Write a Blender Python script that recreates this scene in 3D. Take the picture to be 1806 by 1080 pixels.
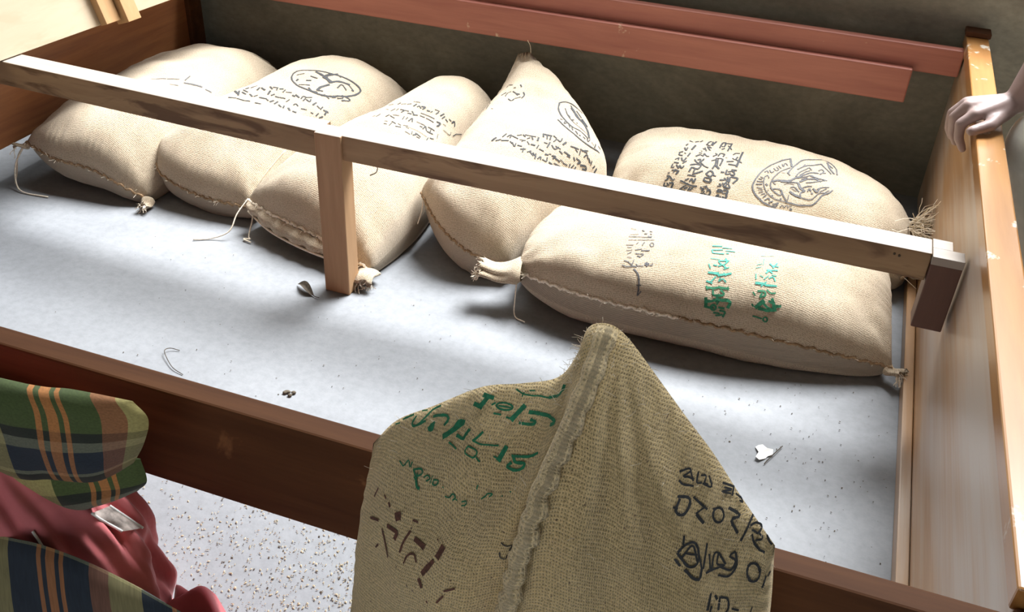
import bpy, bmesh, math, random
import numpy as np
from mathutils import Vector, Matrix, noise

# ------------------------------------------------------------------ clear
for o in list(bpy.data.objects):
    bpy.data.objects.remove(o, do_unlink=True)
scene = bpy.context.scene
COL = scene.collection

# ------------------------------------------------------------------ camera
cam_d = bpy.data.cameras.new('camera')
cam_d.sensor_width = 36.0
cam_d.lens = 34.14
cam_d.clip_start = 0.02
cam = bpy.data.objects.new('camera', cam_d)
COL.objects.link(cam)
yaw, pit, rol = 0.31915, -0.59384, 0.05116
fw = Vector((-math.sin(yaw)*math.cos(pit), math.cos(yaw)*math.cos(pit), math.sin(pit)))
rt = Vector((math.cos(yaw), math.sin(yaw), 0))
up = rt.cross(fw)
r2 = math.cos(rol)*rt + math.sin(rol)*up
u2 = -math.sin(rol)*rt + math.cos(rol)*up
M = Matrix((( r2.x, u2.x, -fw.x, 0.91422),
            ( r2.y, u2.y, -fw.y, -1.50280),
            ( r2.z, u2.z, -fw.z, 1.13987),
            (0, 0, 0, 1)))
cam.matrix_world = M
scene.camera = cam

# ------------------------------------------------------------------ light
SUN_ELEV, SUN_AZ = math.radians(59), math.radians(66)     # azimuth from +x towards +y
world = bpy.data.worlds.new('daylight')
scene.world = world
world.use_nodes = True
bg = world.node_tree.nodes['Background']
bg.inputs['Color'].default_value = (0.95, 0.975, 1.0, 1)
bg.inputs['Strength'].default_value = 3.5

sun_d = bpy.data.lights.new('sun_through_window', 'SUN')
sun_d.energy = 15.5
sun_d.angle = math.radians(30)
sun_d.color = (0.97, 0.985, 1.0)
sun = bpy.data.objects.new('sun_through_window', sun_d)
COL.objects.link(sun)
tosun = Vector((math.cos(SUN_ELEV)*math.cos(SUN_AZ), math.cos(SUN_ELEV)*math.sin(SUN_AZ), math.sin(SUN_ELEV)))
sun.location = tosun*6
sun.rotation_euler = tosun.to_track_quat('Z', 'Y').to_euler()

scene.view_settings.view_transform = 'Standard'
scene.view_settings.look = 'None'
scene.view_settings.gamma = 1.0
scene.view_settings.use_curve_mapping = False
scene.view_settings.exposure = -0.12

# ------------------------------------------------------------------ node helpers
def new_mat(name):
    m = bpy.data.materials.new(name)
    m.use_nodes = True
    nt = m.node_tree
    b = nt.nodes['Principled BSDF']
    return m, nt, b

def N(nt, kind, **kw):
    n = nt.nodes.new(kind)
    for k, v in kw.items():
        if k.startswith('i_'):
            n.inputs[k[2:]].default_value = v
        else:
            setattr(n, k, v)
    return n

def ramp(nt, fac, stops, interp='LINEAR'):
    r = nt.nodes.new('ShaderNodeValToRGB')
    r.color_ramp.interpolation = interp
    e = r.color_ramp.elements
    while len(e) < len(stops):
        e.new(0.5)
    for el, (p, c) in zip(e, stops):
        el.position = p
        el.color = (c[0], c[1], c[2], 1) if len(c) == 3 else c
    nt.links.new(fac, r.inputs['Fac'])
    return r.outputs['Color']

def mixc(nt, fac, a, b, mode='MIX'):
    m = nt.nodes.new('ShaderNodeMix')
    m.data_type = 'RGBA'
    m.blend_type = mode
    for s, v in ((m.inputs[0], fac), (m.inputs[6], a), (m.inputs[7], b)):
        if hasattr(v, 'links'):
            nt.links.new(v, s)
        else:
            s.default_value = v if not isinstance(v, tuple) or len(v) == 4 else (v[0], v[1], v[2], 1)
    return m.outputs[2]

def coords(nt, kind='Object', scale=(1, 1, 1)):
    tc = nt.nodes.new('ShaderNodeTexCoord')
    mp = nt.nodes.new('ShaderNodeMapping')
    mp.inputs['Scale'].default_value = scale
    nt.links.new(tc.outputs[kind], mp.inputs['Vector'])
    return mp.outputs['Vector']

def tex_noise(nt, vec, scale, detail=4, rough=.55, dist=0):
    n = nt.nodes.new('ShaderNodeTexNoise')
    n.inputs['Scale'].default_value = scale
    n.inputs['Detail'].default_value = detail
    n.inputs['Roughness'].default_value = rough
    n.inputs['Distortion'].default_value = dist
    nt.links.new(vec, n.inputs['Vector'])
    return n.outputs['Fac']

def bump(nt, b, h, strength=.3, dist=.002):
    bp = nt.nodes.new('ShaderNodeBump')
    bp.inputs['Strength'].default_value = strength
    bp.inputs['Distance'].default_value = dist
    nt.links.new(h, bp.inputs['Height'])
    nt.links.new(bp.outputs['Normal'], b.inputs['Normal'])

def math_node(nt, op, a, b=None):
    m = nt.nodes.new('ShaderNodeMath')
    m.operation = op
    for i, v in enumerate((a, b)):
        if v is None:
            continue
        if hasattr(v, 'links'):
            nt.links.new(v, m.inputs[i])
        else:
            m.inputs[i].default_value = v
    return m.outputs[0]

def wood(name, c1, c2, axis='X', rough=.45, scuff=None, scuff_amt=(.6, .68), scale=1.0, coat=0.0, spots=None, streak=None):
    m, nt, b = new_mat(name)
    long, wide = 1.2*scale, 16*scale
    sc = {'X': (long, wide, wide), 'Y': (wide, long, wide), 'Z': (wide, wide, long)}[axis]
    v = coords(nt, 'Object', sc)
    n1 = tex_noise(nt, v, 1.6, 6, .6, .6)
    n2 = tex_noise(nt, v, 6.0, 5, .65, 0)
    f = math_node(nt, 'ADD', math_node(nt, 'MULTIPLY', n1, .7), math_node(nt, 'MULTIPLY', n2, .3))
    col = ramp(nt, f, [(.33, c2), (.5, tuple((x+y)/2 for x, y in zip(c1, c2))), (.66, c1)])
    if spots:
        vs = coords(nt, 'Object', tuple(2.6 if s == long else 13 for s in sc))
        ns = tex_noise(nt, vs, 2.2, 4, .6, .6)
        col = mixc(nt, ramp(nt, ns, [(.50, (0, 0, 0)), (.64, (.9, .9, .9))]), col, spots)
    if scuff:
        vo = coords(nt, 'Object', (1, 1, 1))
        ns = tex_noise(nt, vo, 11, 5, .62, .3)
        col = mixc(nt, ramp(nt, ns, [(scuff_amt[0], (0, 0, 0)), (scuff_amt[1], (1, 1, 1))]), col, scuff)
    if streak:                               # window sheen on the varnish, painted as pale strokes along the grain
        nl = tex_noise(nt, coords(nt, 'Object', (6, .7, 3)), 1.6, 3, .5, .2)
        ns = tex_noise(nt, coords(nt, 'Object', (60, 2.2, 60)), 1.0, 4, .6)
        fs_ = math_node(nt, 'ADD', math_node(nt, 'MULTIPLY', nl, .75), math_node(nt, 'MULTIPLY', ns, .25))
        col = mixc(nt, ramp(nt, fs_, [(.42, (.05, .05, .05)), (.60, (.9, .9, .9))]), col, streak)
    nt.links.new(col, b.inputs['Base Color'])
    b.inputs['Roughness'].default_value = rough
    if coat:
        b.inputs['Coat Weight'].default_value = coat
        b.inputs['Coat Roughness'].default_value = .22
    bump(nt, b, f, .25, .0012)
    return m

def plain(name, c, rough=.7, var=.15, scale=30, sheen=0):
    m, nt, b = new_mat(name)
    v = coords(nt, 'Object')
    n = tex_noise(nt, v, scale, 4)
    lo = tuple(x*(1-var) for x in c); hi = tuple(min(1, x*(1+var)) for x in c)
    nt.links.new(ramp(nt, n, [(.35, lo), (.65, hi)]), b.inputs['Base Color'])
    b.inputs['Roughness'].default_value = rough
    b.inputs['Sheen Weight'].default_value = sheen
    bump(nt, b, n, .2, .001)
    return m

def burlap(name, c1, c2, pitch=.0024, hole=.55, dirt=(.30, .20, .10)):
    m, nt, b = new_mat(name)
    tc = nt.nodes.new('ShaderNodeTexCoord')
    sep = nt.nodes.new('ShaderNodeSeparateXYZ')
    nt.links.new(tc.outputs['UV'], sep.inputs[0])
    k = 2*math.pi/pitch
    jit = tex_noise(nt, tc.outputs['UV'], 70, 2)
    jj = math_node(nt, 'MULTIPLY', jit, 5.0)
    su = math_node(nt, 'SINE', math_node(nt, 'ADD', math_node(nt, 'MULTIPLY', sep.outputs[0], k), jj))
    sv = math_node(nt, 'SINE', math_node(nt, 'ADD', math_node(nt, 'MULTIPLY', sep.outputs[1], k*.8), jj))
    weave = math_node(nt, 'MULTIPLY', math_node(nt, 'ADD', su, 1.0), math_node(nt, 'ADD', sv, 1.0))   # 0..4, high in the gaps
    fib = tex_noise(nt, coords(nt, 'UV', (1, 1, 1)), 900, 3, .7)
    big = tex_noise(nt, coords(nt, 'Object', (1, 1, 1)), 7, 5, .6)
    col = ramp(nt, big, [(.32, c2), (.62, c1)])
    col = mixc(nt, ramp(nt, fib, [(.3, (.72, .72, .72)), (.7, (1.12, 1.12, 1.12))]), col, col)
    mul = ramp(nt, fib, [(.25, (.78, .76, .72)), (.7, (1.0, 1.0, 1.0))])
    col = mixc(nt, 1.0, col, mul, 'MULTIPLY')
    fuzz = tex_noise(nt, coords(nt, 'UV', (1, 1, 1)), 300, 4, .75)
    col = mixc(nt, 1.0, col, ramp(nt, fuzz, [(.36, (.66, .63, .58)), (.52, (1, 1, 1)), (.66, (1.12, 1.12, 1.1))]), 'MULTIPLY')
    gap = ramp(nt, math_node(nt, 'DIVIDE', weave, 4.0), [(.42, (1, 1, 1)), (.95, (1-hole, 1-hole, 1-hole*1.05))])
    col = mixc(nt, 1.0, col, gap, 'MULTIPLY')
    sp = tex_noise(nt, coords(nt, 'UV', (1, 1, 1)), 260, 2, .5)
    col = mixc(nt, ramp(nt, sp, [(.68, (0, 0, 0)), (.74, (1, 1, 1))]), col, dirt)
    nt.links.new(col, b.inputs['Base Color'])
    b.inputs['Roughness'].default_value = .9
    b.inputs['Specular IOR Level'].default_value = .2
    b.inputs['Sheen Weight'].default_value = .25
    b.inputs['Sheen Roughness'].default_value = .6
    h = math_node(nt, 'ADD', math_node(nt, 'MULTIPLY', weave, -.22), math_node(nt, 'ADD', fib, math_node(nt, 'MULTIPLY', fuzz, 2.2)))
    bump(nt, b, h, .75, .0016)
    return m

MAT = {}
# floor: pale worn cement
m, nt, b = new_mat('cement_floor')
v = coords(nt, 'Object')
n1 = tex_noise(nt, v, 2.2, 6, .6, .4)
n2 = tex_noise(nt, v, 55, 4, .7)
n3 = tex_noise(nt, v, 240, 3, .6)
col = ramp(nt, n1, [(.3, (.19, .20, .213)), (.7, (.25, .261, .275))])
col = mixc(nt, 1.0, col, ramp(nt, n2, [(.3, (.84, .84, .84)), (.6, (1, 1, 1))]), 'MULTIPLY')
col = mixc(nt, ramp(nt, n3, [(.70, (0, 0, 0)), (.76, (1, 1, 1))]), col, (.16, .15, .14))
nt.links.new(col, b.inputs['Base Color'])
b.inputs['Roughness'].default_value = .62
bump(nt, b, n2, .25, .002)
MAT['floor'] = m
# wall: old grey-green cement render
m, nt, b = new_mat('old_cement_wall')
v = coords(nt, 'Object', (1, 1, 1.8))
n1 = tex_noise(nt, v, 2.6, 7, .62, .5)
n2 = tex_noise(nt, v, 45, 4, .6)
col = ramp(nt, n1, [(.3, (.15, .143, .11)), (.55, (.265, .248, .19)), (.75, (.40, .37, .275))])
col = mixc(nt, 1.0, col, ramp(nt, n2, [(.3, (.8, .8, .8)), (.65, (1, 1, 1))]), 'MULTIPLY')
nt.links.new(col, b.inputs['Base Color'])
b.inputs['Roughness'].default_value = .9
bump(nt, b, n2, .3, .003)
MAT['wall'] = m
MAT['wall_dull'] = plain('dull_limewash', (.15, .142, .12), .9, .12, 6)
MAT['wood_red'] = wood('red_stained_wood', (.46, .18, .125), (.33, .11, .08), 'X', .5, scuff=(.60, .42, .30), scuff_amt=(.66, .69))
MAT['wood_dark'] = wood('dark_varnished_wood', (.095, .038, .014), (.052, .019, .007), 'X', .7, scuff=(.26, .12, .05), scuff_amt=(.66, .8))
MAT['wood_dark'].node_tree.nodes['Principled BSDF'].inputs['Specular IOR Level'].default_value = .15
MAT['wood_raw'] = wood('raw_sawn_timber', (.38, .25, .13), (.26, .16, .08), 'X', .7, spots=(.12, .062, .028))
MAT['wood_top_glare'] = wood('pale_timber_glare', (.36, .315, .27), (.27, .23, .19), 'X', .5)  # glare of the window on timber tops, painted as a paler tone
MAT['wood_raw_post'] = wood('raw_sawn_timber_upright', (.45, .275, .145), (.33, .185, .09), 'Z', .7)
MAT['wood_bracket'] = wood('brown_stained_block', (.13, .062, .04), (.085, .038, .025), 'Z', .6)
MAT['varnish'] = wood('honey_varnished_wood', (.42, .205, .06), (.30, .13, .034), 'Y', .32, scuff=(.66, .60, .50), scuff_amt=(.60, .64), coat=.4)
MAT['varnish_face'] = wood('honey_board_sheen', (.46, .265, .115), (.34, .175, .065), 'Y', .42, coat=.3, streak=(.50, .44, .38))  # streak colour paints in the gloss on the board's inner face
MAT['head'] = wood('reddish_headboard', (.36, .15, .055), (.20, .075, .032), 'Y', .45)
MAT['ply'] = wood('pale_plywood', (.52, .425, .305), (.45, .355, .24), 'Y', .6, spots=(.44, .345, .23), scale=.5)
MAT['batten'] = wood('pale_batten', (.50, .31, .15), (.40, .23, .10), 'Z', .6)
MAT['burlap'] = burlap('jute_burlap', (.68, .56, .405), (.58, .46, .32), .0032, .35)
MAT['burlap_near'] = burlap('olive_jute_burlap', (.86, .665, .345), (.70, .53, .26), .0024, .62, (.17, .10, .05))
MAT['hem'] = burlap('pale_jute_hem', (.92, .74, .44), (.80, .62, .33), .0030, .4, (.3, .2, .1))
MAT['seam'] = plain('jute_seam', (.30, .20, .11), .9, .35, 160)
MAT['thread'] = plain('jute_thread', (.78, .69, .55), .9, .15, 200)
MAT['ink_black'] = plain('black_ink', (.03, .032, .035), .8, .3, 300)
MAT['ink_soft'] = plain('faded_black_ink', (.09, .09, .095), .8, .4, 300)
MAT['ink_green'] = plain('green_ink', (.012, .16, .075), .75, .3, 300)
MAT['ink_teal'] = plain('teal_ink', (.03, .26, .20), .75, .3, 300)
MAT['ink_red'] = plain('maroon_ink', (.11, .045, .03), .8, .35, 300)
MAT['metal'] = plain('dull_steel', (.45, .46, .48), .4, .1, 40)
MAT['paper'] = plain('white_paper', (.8, .8, .78), .8, .05, 60)
MAT['twig'] = plain('dry_twig', (.06, .045, .03), .9, .4, 200)
MAT['chaff'] = plain('rice_chaff', (.50, .43, .29), .9, .3, 90)
MAT['grit'] = plain('dark_grit', (.10, .08, .055), .9, .4, 90)
MAT['skin'] = plain('skin', (.275, .195, .175), .5, .12, 25)
MAT['white_cloth'] = plain('off_white_cotton', (.80, .80, .71), .9, .1, 22, .2)
MAT['maroon_cloth'] = plain('maroon_cotton', (.20, .05, .06), .9, .3, 40, .2)
MAT['hair'] = plain('black_hair', (.015, .013, .012), .5, .3, 200)
MAT['pink'] = plain('faded_pink_cotton', (.58, .15, .16), .85, .22, 9, .3)
MAT['pink_dark'] = plain('crimson_cotton', (.42, .06, .075), .85, .2, 14, .3)
MAT['print'] = plain('grey_printed_cotton', (.33, .28, .25), .85, .6, 60)

def plaid(name):
    m, nt, b = new_mat(name)
    tc = nt.nodes.new('ShaderNodeTexCoord')
    sep = nt.nodes.new('ShaderNodeSeparateXYZ')
    nt.links.new(tc.outputs['UV'], sep.inputs[0])
    black, green, cream, orange, rust, rose, grey, navy = (.012, .013, .018), (.085, .125, .035), (.50, .43, .16), (.62, .25, .07), (.40, .17, .07), (.33, .05, .07), (.20, .20, .17), (.012, .02, .05)
    fu = math_node(nt, 'FRACT', sep.outputs[0])
    fv = math_node(nt, 'FRACT', sep.outputs[1])
    warp = ramp(nt, fu, [(0, cream), (.13, green), (.36, orange), (.395, green), (.43, orange), (.50, green), (.53, orange), (.56, green), (.74, rust), (.88, cream)], 'CONSTANT')
    weft = ramp(nt, fv, [(0, green), (.40, black), (.50, grey), (.60, navy), (.84, grey), (.88, black)], 'CONSTANT')
    isd = ramp(nt, fv, [(0, (.12, .12, .12)), (.40, (.85, .85, .85)), (.50, (.65, .65, .65)), (.60, (.9, .9, .9)), (.84, (.65, .65, .65)), (.88, (.9, .9, .9))], 'CONSTANT')
    strip = ramp(nt, fu, [(0, (.55, .55, .55)), (.13, (1, 1, 1)), (.36, (.45, .45, .45)), (.395, (1, 1, 1)), (.43, (.45, .45, .45)), (.50, (1, 1, 1)), (.53, (.45, .45, .45)), (.56, (1, 1, 1)), (.74, (.6, .6, .6)), (.88, (.55, .55, .55))], 'CONSTANT')
    f = math_node(nt, 'MULTIPLY', isd, strip)
    col = mixc(nt, f, warp, weft)
    n = tex_noise(nt, coords(nt, 'UV'), 60, 3)
    col = mixc(nt, 1.0, col, ramp(nt, n, [(.3, (.6, .6, .6)), (.7, (.88, .88, .88))]), 'MULTIPLY')
    nt.links.new(col, b.inputs['Base Color'])
    b.inputs['Roughness'].default_value = .9
    b.inputs['Sheen Weight'].default_value = .08
    bump(nt, b, n, .15, .001)
    return m
MAT['plaid'] = plaid('madras_plaid_cotton')

# ------------------------------------------------------------------ mesh helpers
def world_base(o):
    v = Vector((0, 0, 0))
    while o is not None:
        v += o.location
        o = o.parent
    return v

def thing(name, loc, label, cat, group=None):
    o = bpy.data.objects.new(name, None)
    o.empty_display_size = .05
    o.location = loc
    COL.objects.link(o)
    o['label'] = label
    o['category'] = cat
    if group:
        o['group'] = group
    return o

def mesh_obj(name, verts, faces, mat, parent=None, smooth=False, uvs=None, base=None, label=None, kind=None):
    """verts in world coordinates; stored relative to the parent chain (or to base)"""
    off = world_base(parent) if parent is not None else Vector(base or (0, 0, 0))
    me = bpy.data.meshes.new(name)
    me.from_pydata([(v[0]-off.x, v[1]-off.y, v[2]-off.z) for v in verts], [], [tuple(f) for f in faces])
    me.update()
    if uvs is not None:
        lay = me.uv_layers.new(name='UVMap')
        for lp in me.loops:
            lay.data[lp.index].uv = uvs[lp.vertex_index]
    bm = bmesh.new()
    bm.from_mesh(me)
    bmesh.ops.recalc_face_normals(bm, faces=bm.faces)
    bm.to_mesh(me)
    bm.free()
    if smooth:
        for p in me.polygons:
            p.use_smooth = True
    me.materials.append(MAT[mat])
    o = bpy.data.objects.new(name, me)
    COL.objects.link(o)
    if parent is not None:
        o.parent = parent
    else:
        o.location = off
    if label:
        o['label'] = label
    if kind:
        o['kind'] = kind
    return o

def box_vf(p0, p1, bev=.003):
    """axis aligned box with chamfered edges"""
    bm = bmesh.new()
    bmesh.ops.create_cube(bm, size=1)
    for v in bm.verts:
        v.co = Vector([(p0[i]+p1[i])/2 + v.co[i]*(p1[i]-p0[i]) for i in range(3)])
    if bev:
        bmesh.ops.bevel(bm, geom=bm.edges[:], offset=bev, segments=2, affect='EDGES', profile=.5)
    bm.verts.index_update()
    vs = [v.co.copy() for v in bm.verts]
    fs = [[v.index for v in f.verts] for f in bm.faces]
    bm.free()
    return vs, fs

def join_vf(lst):
    V, F = [], []
    for vs, fs in lst:
        k = len(V)
        V += list(vs)
        F += [[i+k for i in f] for f in fs]
    return V, F

def box(name, p0, p1, mat, parent, bev=.003, xf=None, top=None, **kw):
    vs, fs = box_vf(p0, p1, bev)
    if xf:
        vs = [xf(Vector(v)) for v in vs]
    o = mesh_obj(name, vs, fs, mat, parent, **kw)
    if top:                                  # paler upper face: window glare put into the colour
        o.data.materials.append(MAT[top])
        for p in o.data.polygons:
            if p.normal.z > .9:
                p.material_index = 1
    return o

def spline(pts, n, closed=False):
    """Catmull-Rom through pts, resampled evenly by arc length"""
    P = np.array(pts, float)
    if len(P) == 2:
        t = np.linspace(0, 1, n)[:, None]
        return P[0]*(1-t)+P[1]*t
    Q = np.vstack([2*P[0]-P[1], P, 2*P[-1]-P[-2]])
    out = []
    for i in range(1, len(Q)-2):
        p0, p1, p2, p3 = Q[i-1], Q[i], Q[i+1], Q[i+2]
        for t in np.linspace(0, 1, 16, endpoint=False):
            out.append(.5*((2*p1)+(-p0+p2)*t+(2*p0-5*p1+4*p2-p3)*t*t+(-p0+3*p1-3*p2+p3)*t**3))
    out.append(P[-1])
    out = np.array(out)
    d = np.concatenate([[0], np.cumsum(np.linalg.norm(np.diff(out, axis=0), axis=1))])
    s = np.linspace(0, d[-1], n)
    return np.stack([np.interp(s, d, out[:, k]) for k in range(out.shape[1])], 1)

def tube_vf(path, rad, sides=6, caps=True):
    P = [Vector(p) for p in path]
    n = len(P)
    R = rad if hasattr(rad, '__len__') else [rad]*n
    V, F = [], []
    ref = None
    for i in range(n):
        t = (P[min(i+1, n-1)]-P[max(i-1, 0)])
        if t.length < 1e-9:
            t = Vector((0, 0, 1))
        t.normalize()
        if ref is None:
            ref = Vector((0, 0, 1)) if abs(t.z) < .9 else Vector((1, 0, 0))
        a = (ref - t*ref.dot(t))
        if a.length < 1e-6:
            a = t.orthogonal()
        a.normalize()
        ref = a
        bb = t.cross(a)
        for k in range(sides):
            th = 2*math.pi*k/sides
            V.append(P[i]+(a*math.cos(th)+bb*math.sin(th))*R[i])
    for i in range(n-1):
        for k in range(sides):
            F.append([i*sides+k, i*sides+(k+1) % sides, (i+1)*sides+(k+1) % sides, (i+1)*sides+k])
    if caps:
        F.append(list(range(sides))[::-1])
        F.append([(n-1)*sides+k for k in range(sides)])
    return V, F

# ------------------------------------------------------------------ the room
def structure(o):
    o['kind'] = 'structure'
    return o

vs, fs = box_vf((-3.2, -3.4, -.12), (3.8, 1.14, 0), 0)
structure(mesh_obj('floor', vs, fs, 'floor'))
WY = 1.0
HX0, HX1, HZ0, HZ1 = -1.7, 2.3, .74, 3.5
parts = [box_vf((-3.2, WY, 0), (3.8, WY+.14, HZ0), 0), box_vf((-3.2, WY, HZ1), (3.8, WY+.14, 3.8), 0),
         box_vf((-3.2, WY, HZ0), (HX0, WY+.14, HZ1), 0), box_vf((HX1, WY, HZ0), (3.8, WY+.14, HZ1), 0)]
structure(mesh_obj('wall_back', *join_vf(parts), 'wall'))
vs, fs = join_vf([box_vf((HX0, WY+.03, HZ0), (HX0+.05, WY+.09, HZ1), .004), box_vf((HX1-.05, WY+.03, HZ0), (HX1, WY+.09, HZ1), .004),
                  box_vf((HX0+.05, WY+.03, HZ1-.05), (HX1-.05, WY+.09, HZ1), .004), box_vf((HX0+.05, WY+.03, HZ0), (HX1-.05, WY+.09, HZ0+.03), .004)])
structure(mesh_obj('window_1', vs, fs, 'wood_dark'))

# rest of the room: side walls, ceiling, and behind the camera an opening added for fill light
structure(mesh_obj('wall_left', *box_vf((-3.3, -3.4, 0), (-3.2, 1.14, 3.8), 0), 'wall_dull'))
structure(mesh_obj('wall_right', *box_vf((3.8, -3.4, 0), (3.9, 1.14, 3.8), 0), 'wall_dull'))
structure(mesh_obj('ceiling', *box_vf((-3.3, -3.5, 3.8), (3.9, 1.14, 3.9), 0), 'wall_dull'))
DX0, DX1, DZ1 = .35, 1.5, 2.0
structure(mesh_obj('wall_front', *join_vf([box_vf((-3.3, -3.5, 0), (DX0, -3.4, 3.8), 0), box_vf((DX1, -3.5, 0), (3.9, -3.4, 3.8), 0), box_vf((DX0, -3.5, DZ1), (DX1, -3.4, 3.8), 0)]), 'wall_dull'))

# ------------------------------------------------------------------ bed frame
R_IN, R_OUT, R_TOP = 1.177, 1.226, .446
bed = thing('bed_frame', (.13, 0, 0), 'wooden bed frame without slats standing over the jute sacks', 'bed')
# footboard on the right
fb = box('footboard', (R_IN+.006, -.772, .012), (R_OUT-.004, .972, R_TOP-.012), 'varnish_face', bed, .002, label='worn honey-coloured footboard')
box('cap', (R_IN, -.776, R_TOP-.03), (R_OUT, .976, R_TOP), 'varnish', fb, .003)
box('skirting', (R_IN-.014, -.772, .0), (R_IN+.005, .60, .03), 'varnish_face', fb, .002)
box('end_block', (R_IN-.003, .935, R_TOP), (R_OUT+.003, .98, R_TOP+.012), 'wood_dark', fb, .002)
# near leg and side rail
box('leg', (R_IN+.004, -.845, 0), (R_OUT+.03, -.778, .425), 'wood_dark', bed, .004)
box('side_rail', (-1.06, -.827, .287), (R_IN+.003, -.797, .433), 'wood_dark', bed, .003, label='dark brown side rail nearest the camera')
box('leg', (-1.12, -.845, 0), (-1.06, -.778, .46), 'wood_dark', bed, .004)
# far rail and its ledger
box('side_rail', (-.90, .892, .362), (R_IN+.003, .922, .424), 'wood_red', bed, .003, label='red-brown upper rail along the wall')
box('ledger', (-.90, .866, .292), (1.079, .892, .373), 'wood_red', bed, .003, label='red-brown ledger board fixed below the far rail')
# headboard on the left
hb = box('headboard', (-.965, -.80, .095), (-.925, .90, .62), 'head', bed, .003, label='reddish headboard panel in shade')
box('leg', (-.985, .865, 0), (-.91, .925, .64), 'wood_dark', bed, .004)
# centre beam: two lengths meeting at the post
def left_xf(v):
    t = (v.x-0.0)/-.77
    return Vector((v.x, v.y + .030*t, v.z))
box('centre_beam', (-.925, .008, .305), (.004, .062, .360), 'wood_raw', bed, .002, xf=left_xf, top='wood_top_glare', label='left length of the raw timber centre beam')
box('centre_beam', (.052, .008, .308), (1.126, .060, .360), 'wood_raw', bed, .002, top='wood_top_glare', label='right length of the raw timber centre beam')
box('centre_post', (.0, .0, 0), (.057, .045, .3605), 'wood_raw_post', bed, .0025, top='wood_top_glare')
# bracket block on the footboard that carries the beam
vs, fs = join_vf([box_vf((1.127, .0, .222), (1.176, .045, .345), .002)])
br = mesh_obj('bracket', vs, fs, 'wood_bracket', bed)
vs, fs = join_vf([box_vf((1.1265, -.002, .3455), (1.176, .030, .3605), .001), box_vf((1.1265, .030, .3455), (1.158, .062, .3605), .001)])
mesh_obj('bracket_top', vs, fs, 'wood_top_glare', br)
for k, (sx, sz) in enumerate(((1.07, .347), (1.078, .345))):
    mesh_obj('nail', *tube_vf([(sx, .0065, sz), (sx, .009, sz)], .0022, 6), 'twig', bed)

# plywood deck panel tipped up on the centre beam, battens on its face
ply = thing('plywood_panel', (-.775, .3, .362), 'pale plywood deck panel tipped up against the headboard, resting on the beam', 'panel')
LEAN = math.radians(18)
def ply_xf(v):
    # local: x = out of the face, y along bed depth, z up the panel
    ca, sa = math.cos(LEAN), math.sin(LEAN)
    x = v.x*ca - v.z*sa
    z = v.x*sa + v.z*ca
    return Vector((-.776 + x + .10*(v.y-.04), v.y, .3625 + z))
box('sheet', (-.012, -.62, 0), (.0, .90, .75), 'ply', ply, .001, xf=ply_xf)
box('batten', (.0003, .318, -.002), (.020, .362, .75), 'batten', ply, .001, xf=ply_xf)
box('batten', (.0003, .3665, -.012), (.036, .408, .75), 'batten', ply, .001, xf=ply_xf)

# ------------------------------------------------------------------ sacks
SACK = {}
def hn(v, s, seed):
    return noise.noise(Vector((v[0]*s+seed*7.3, v[1]*s-seed*3.1, v[2]*s+seed)))

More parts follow.
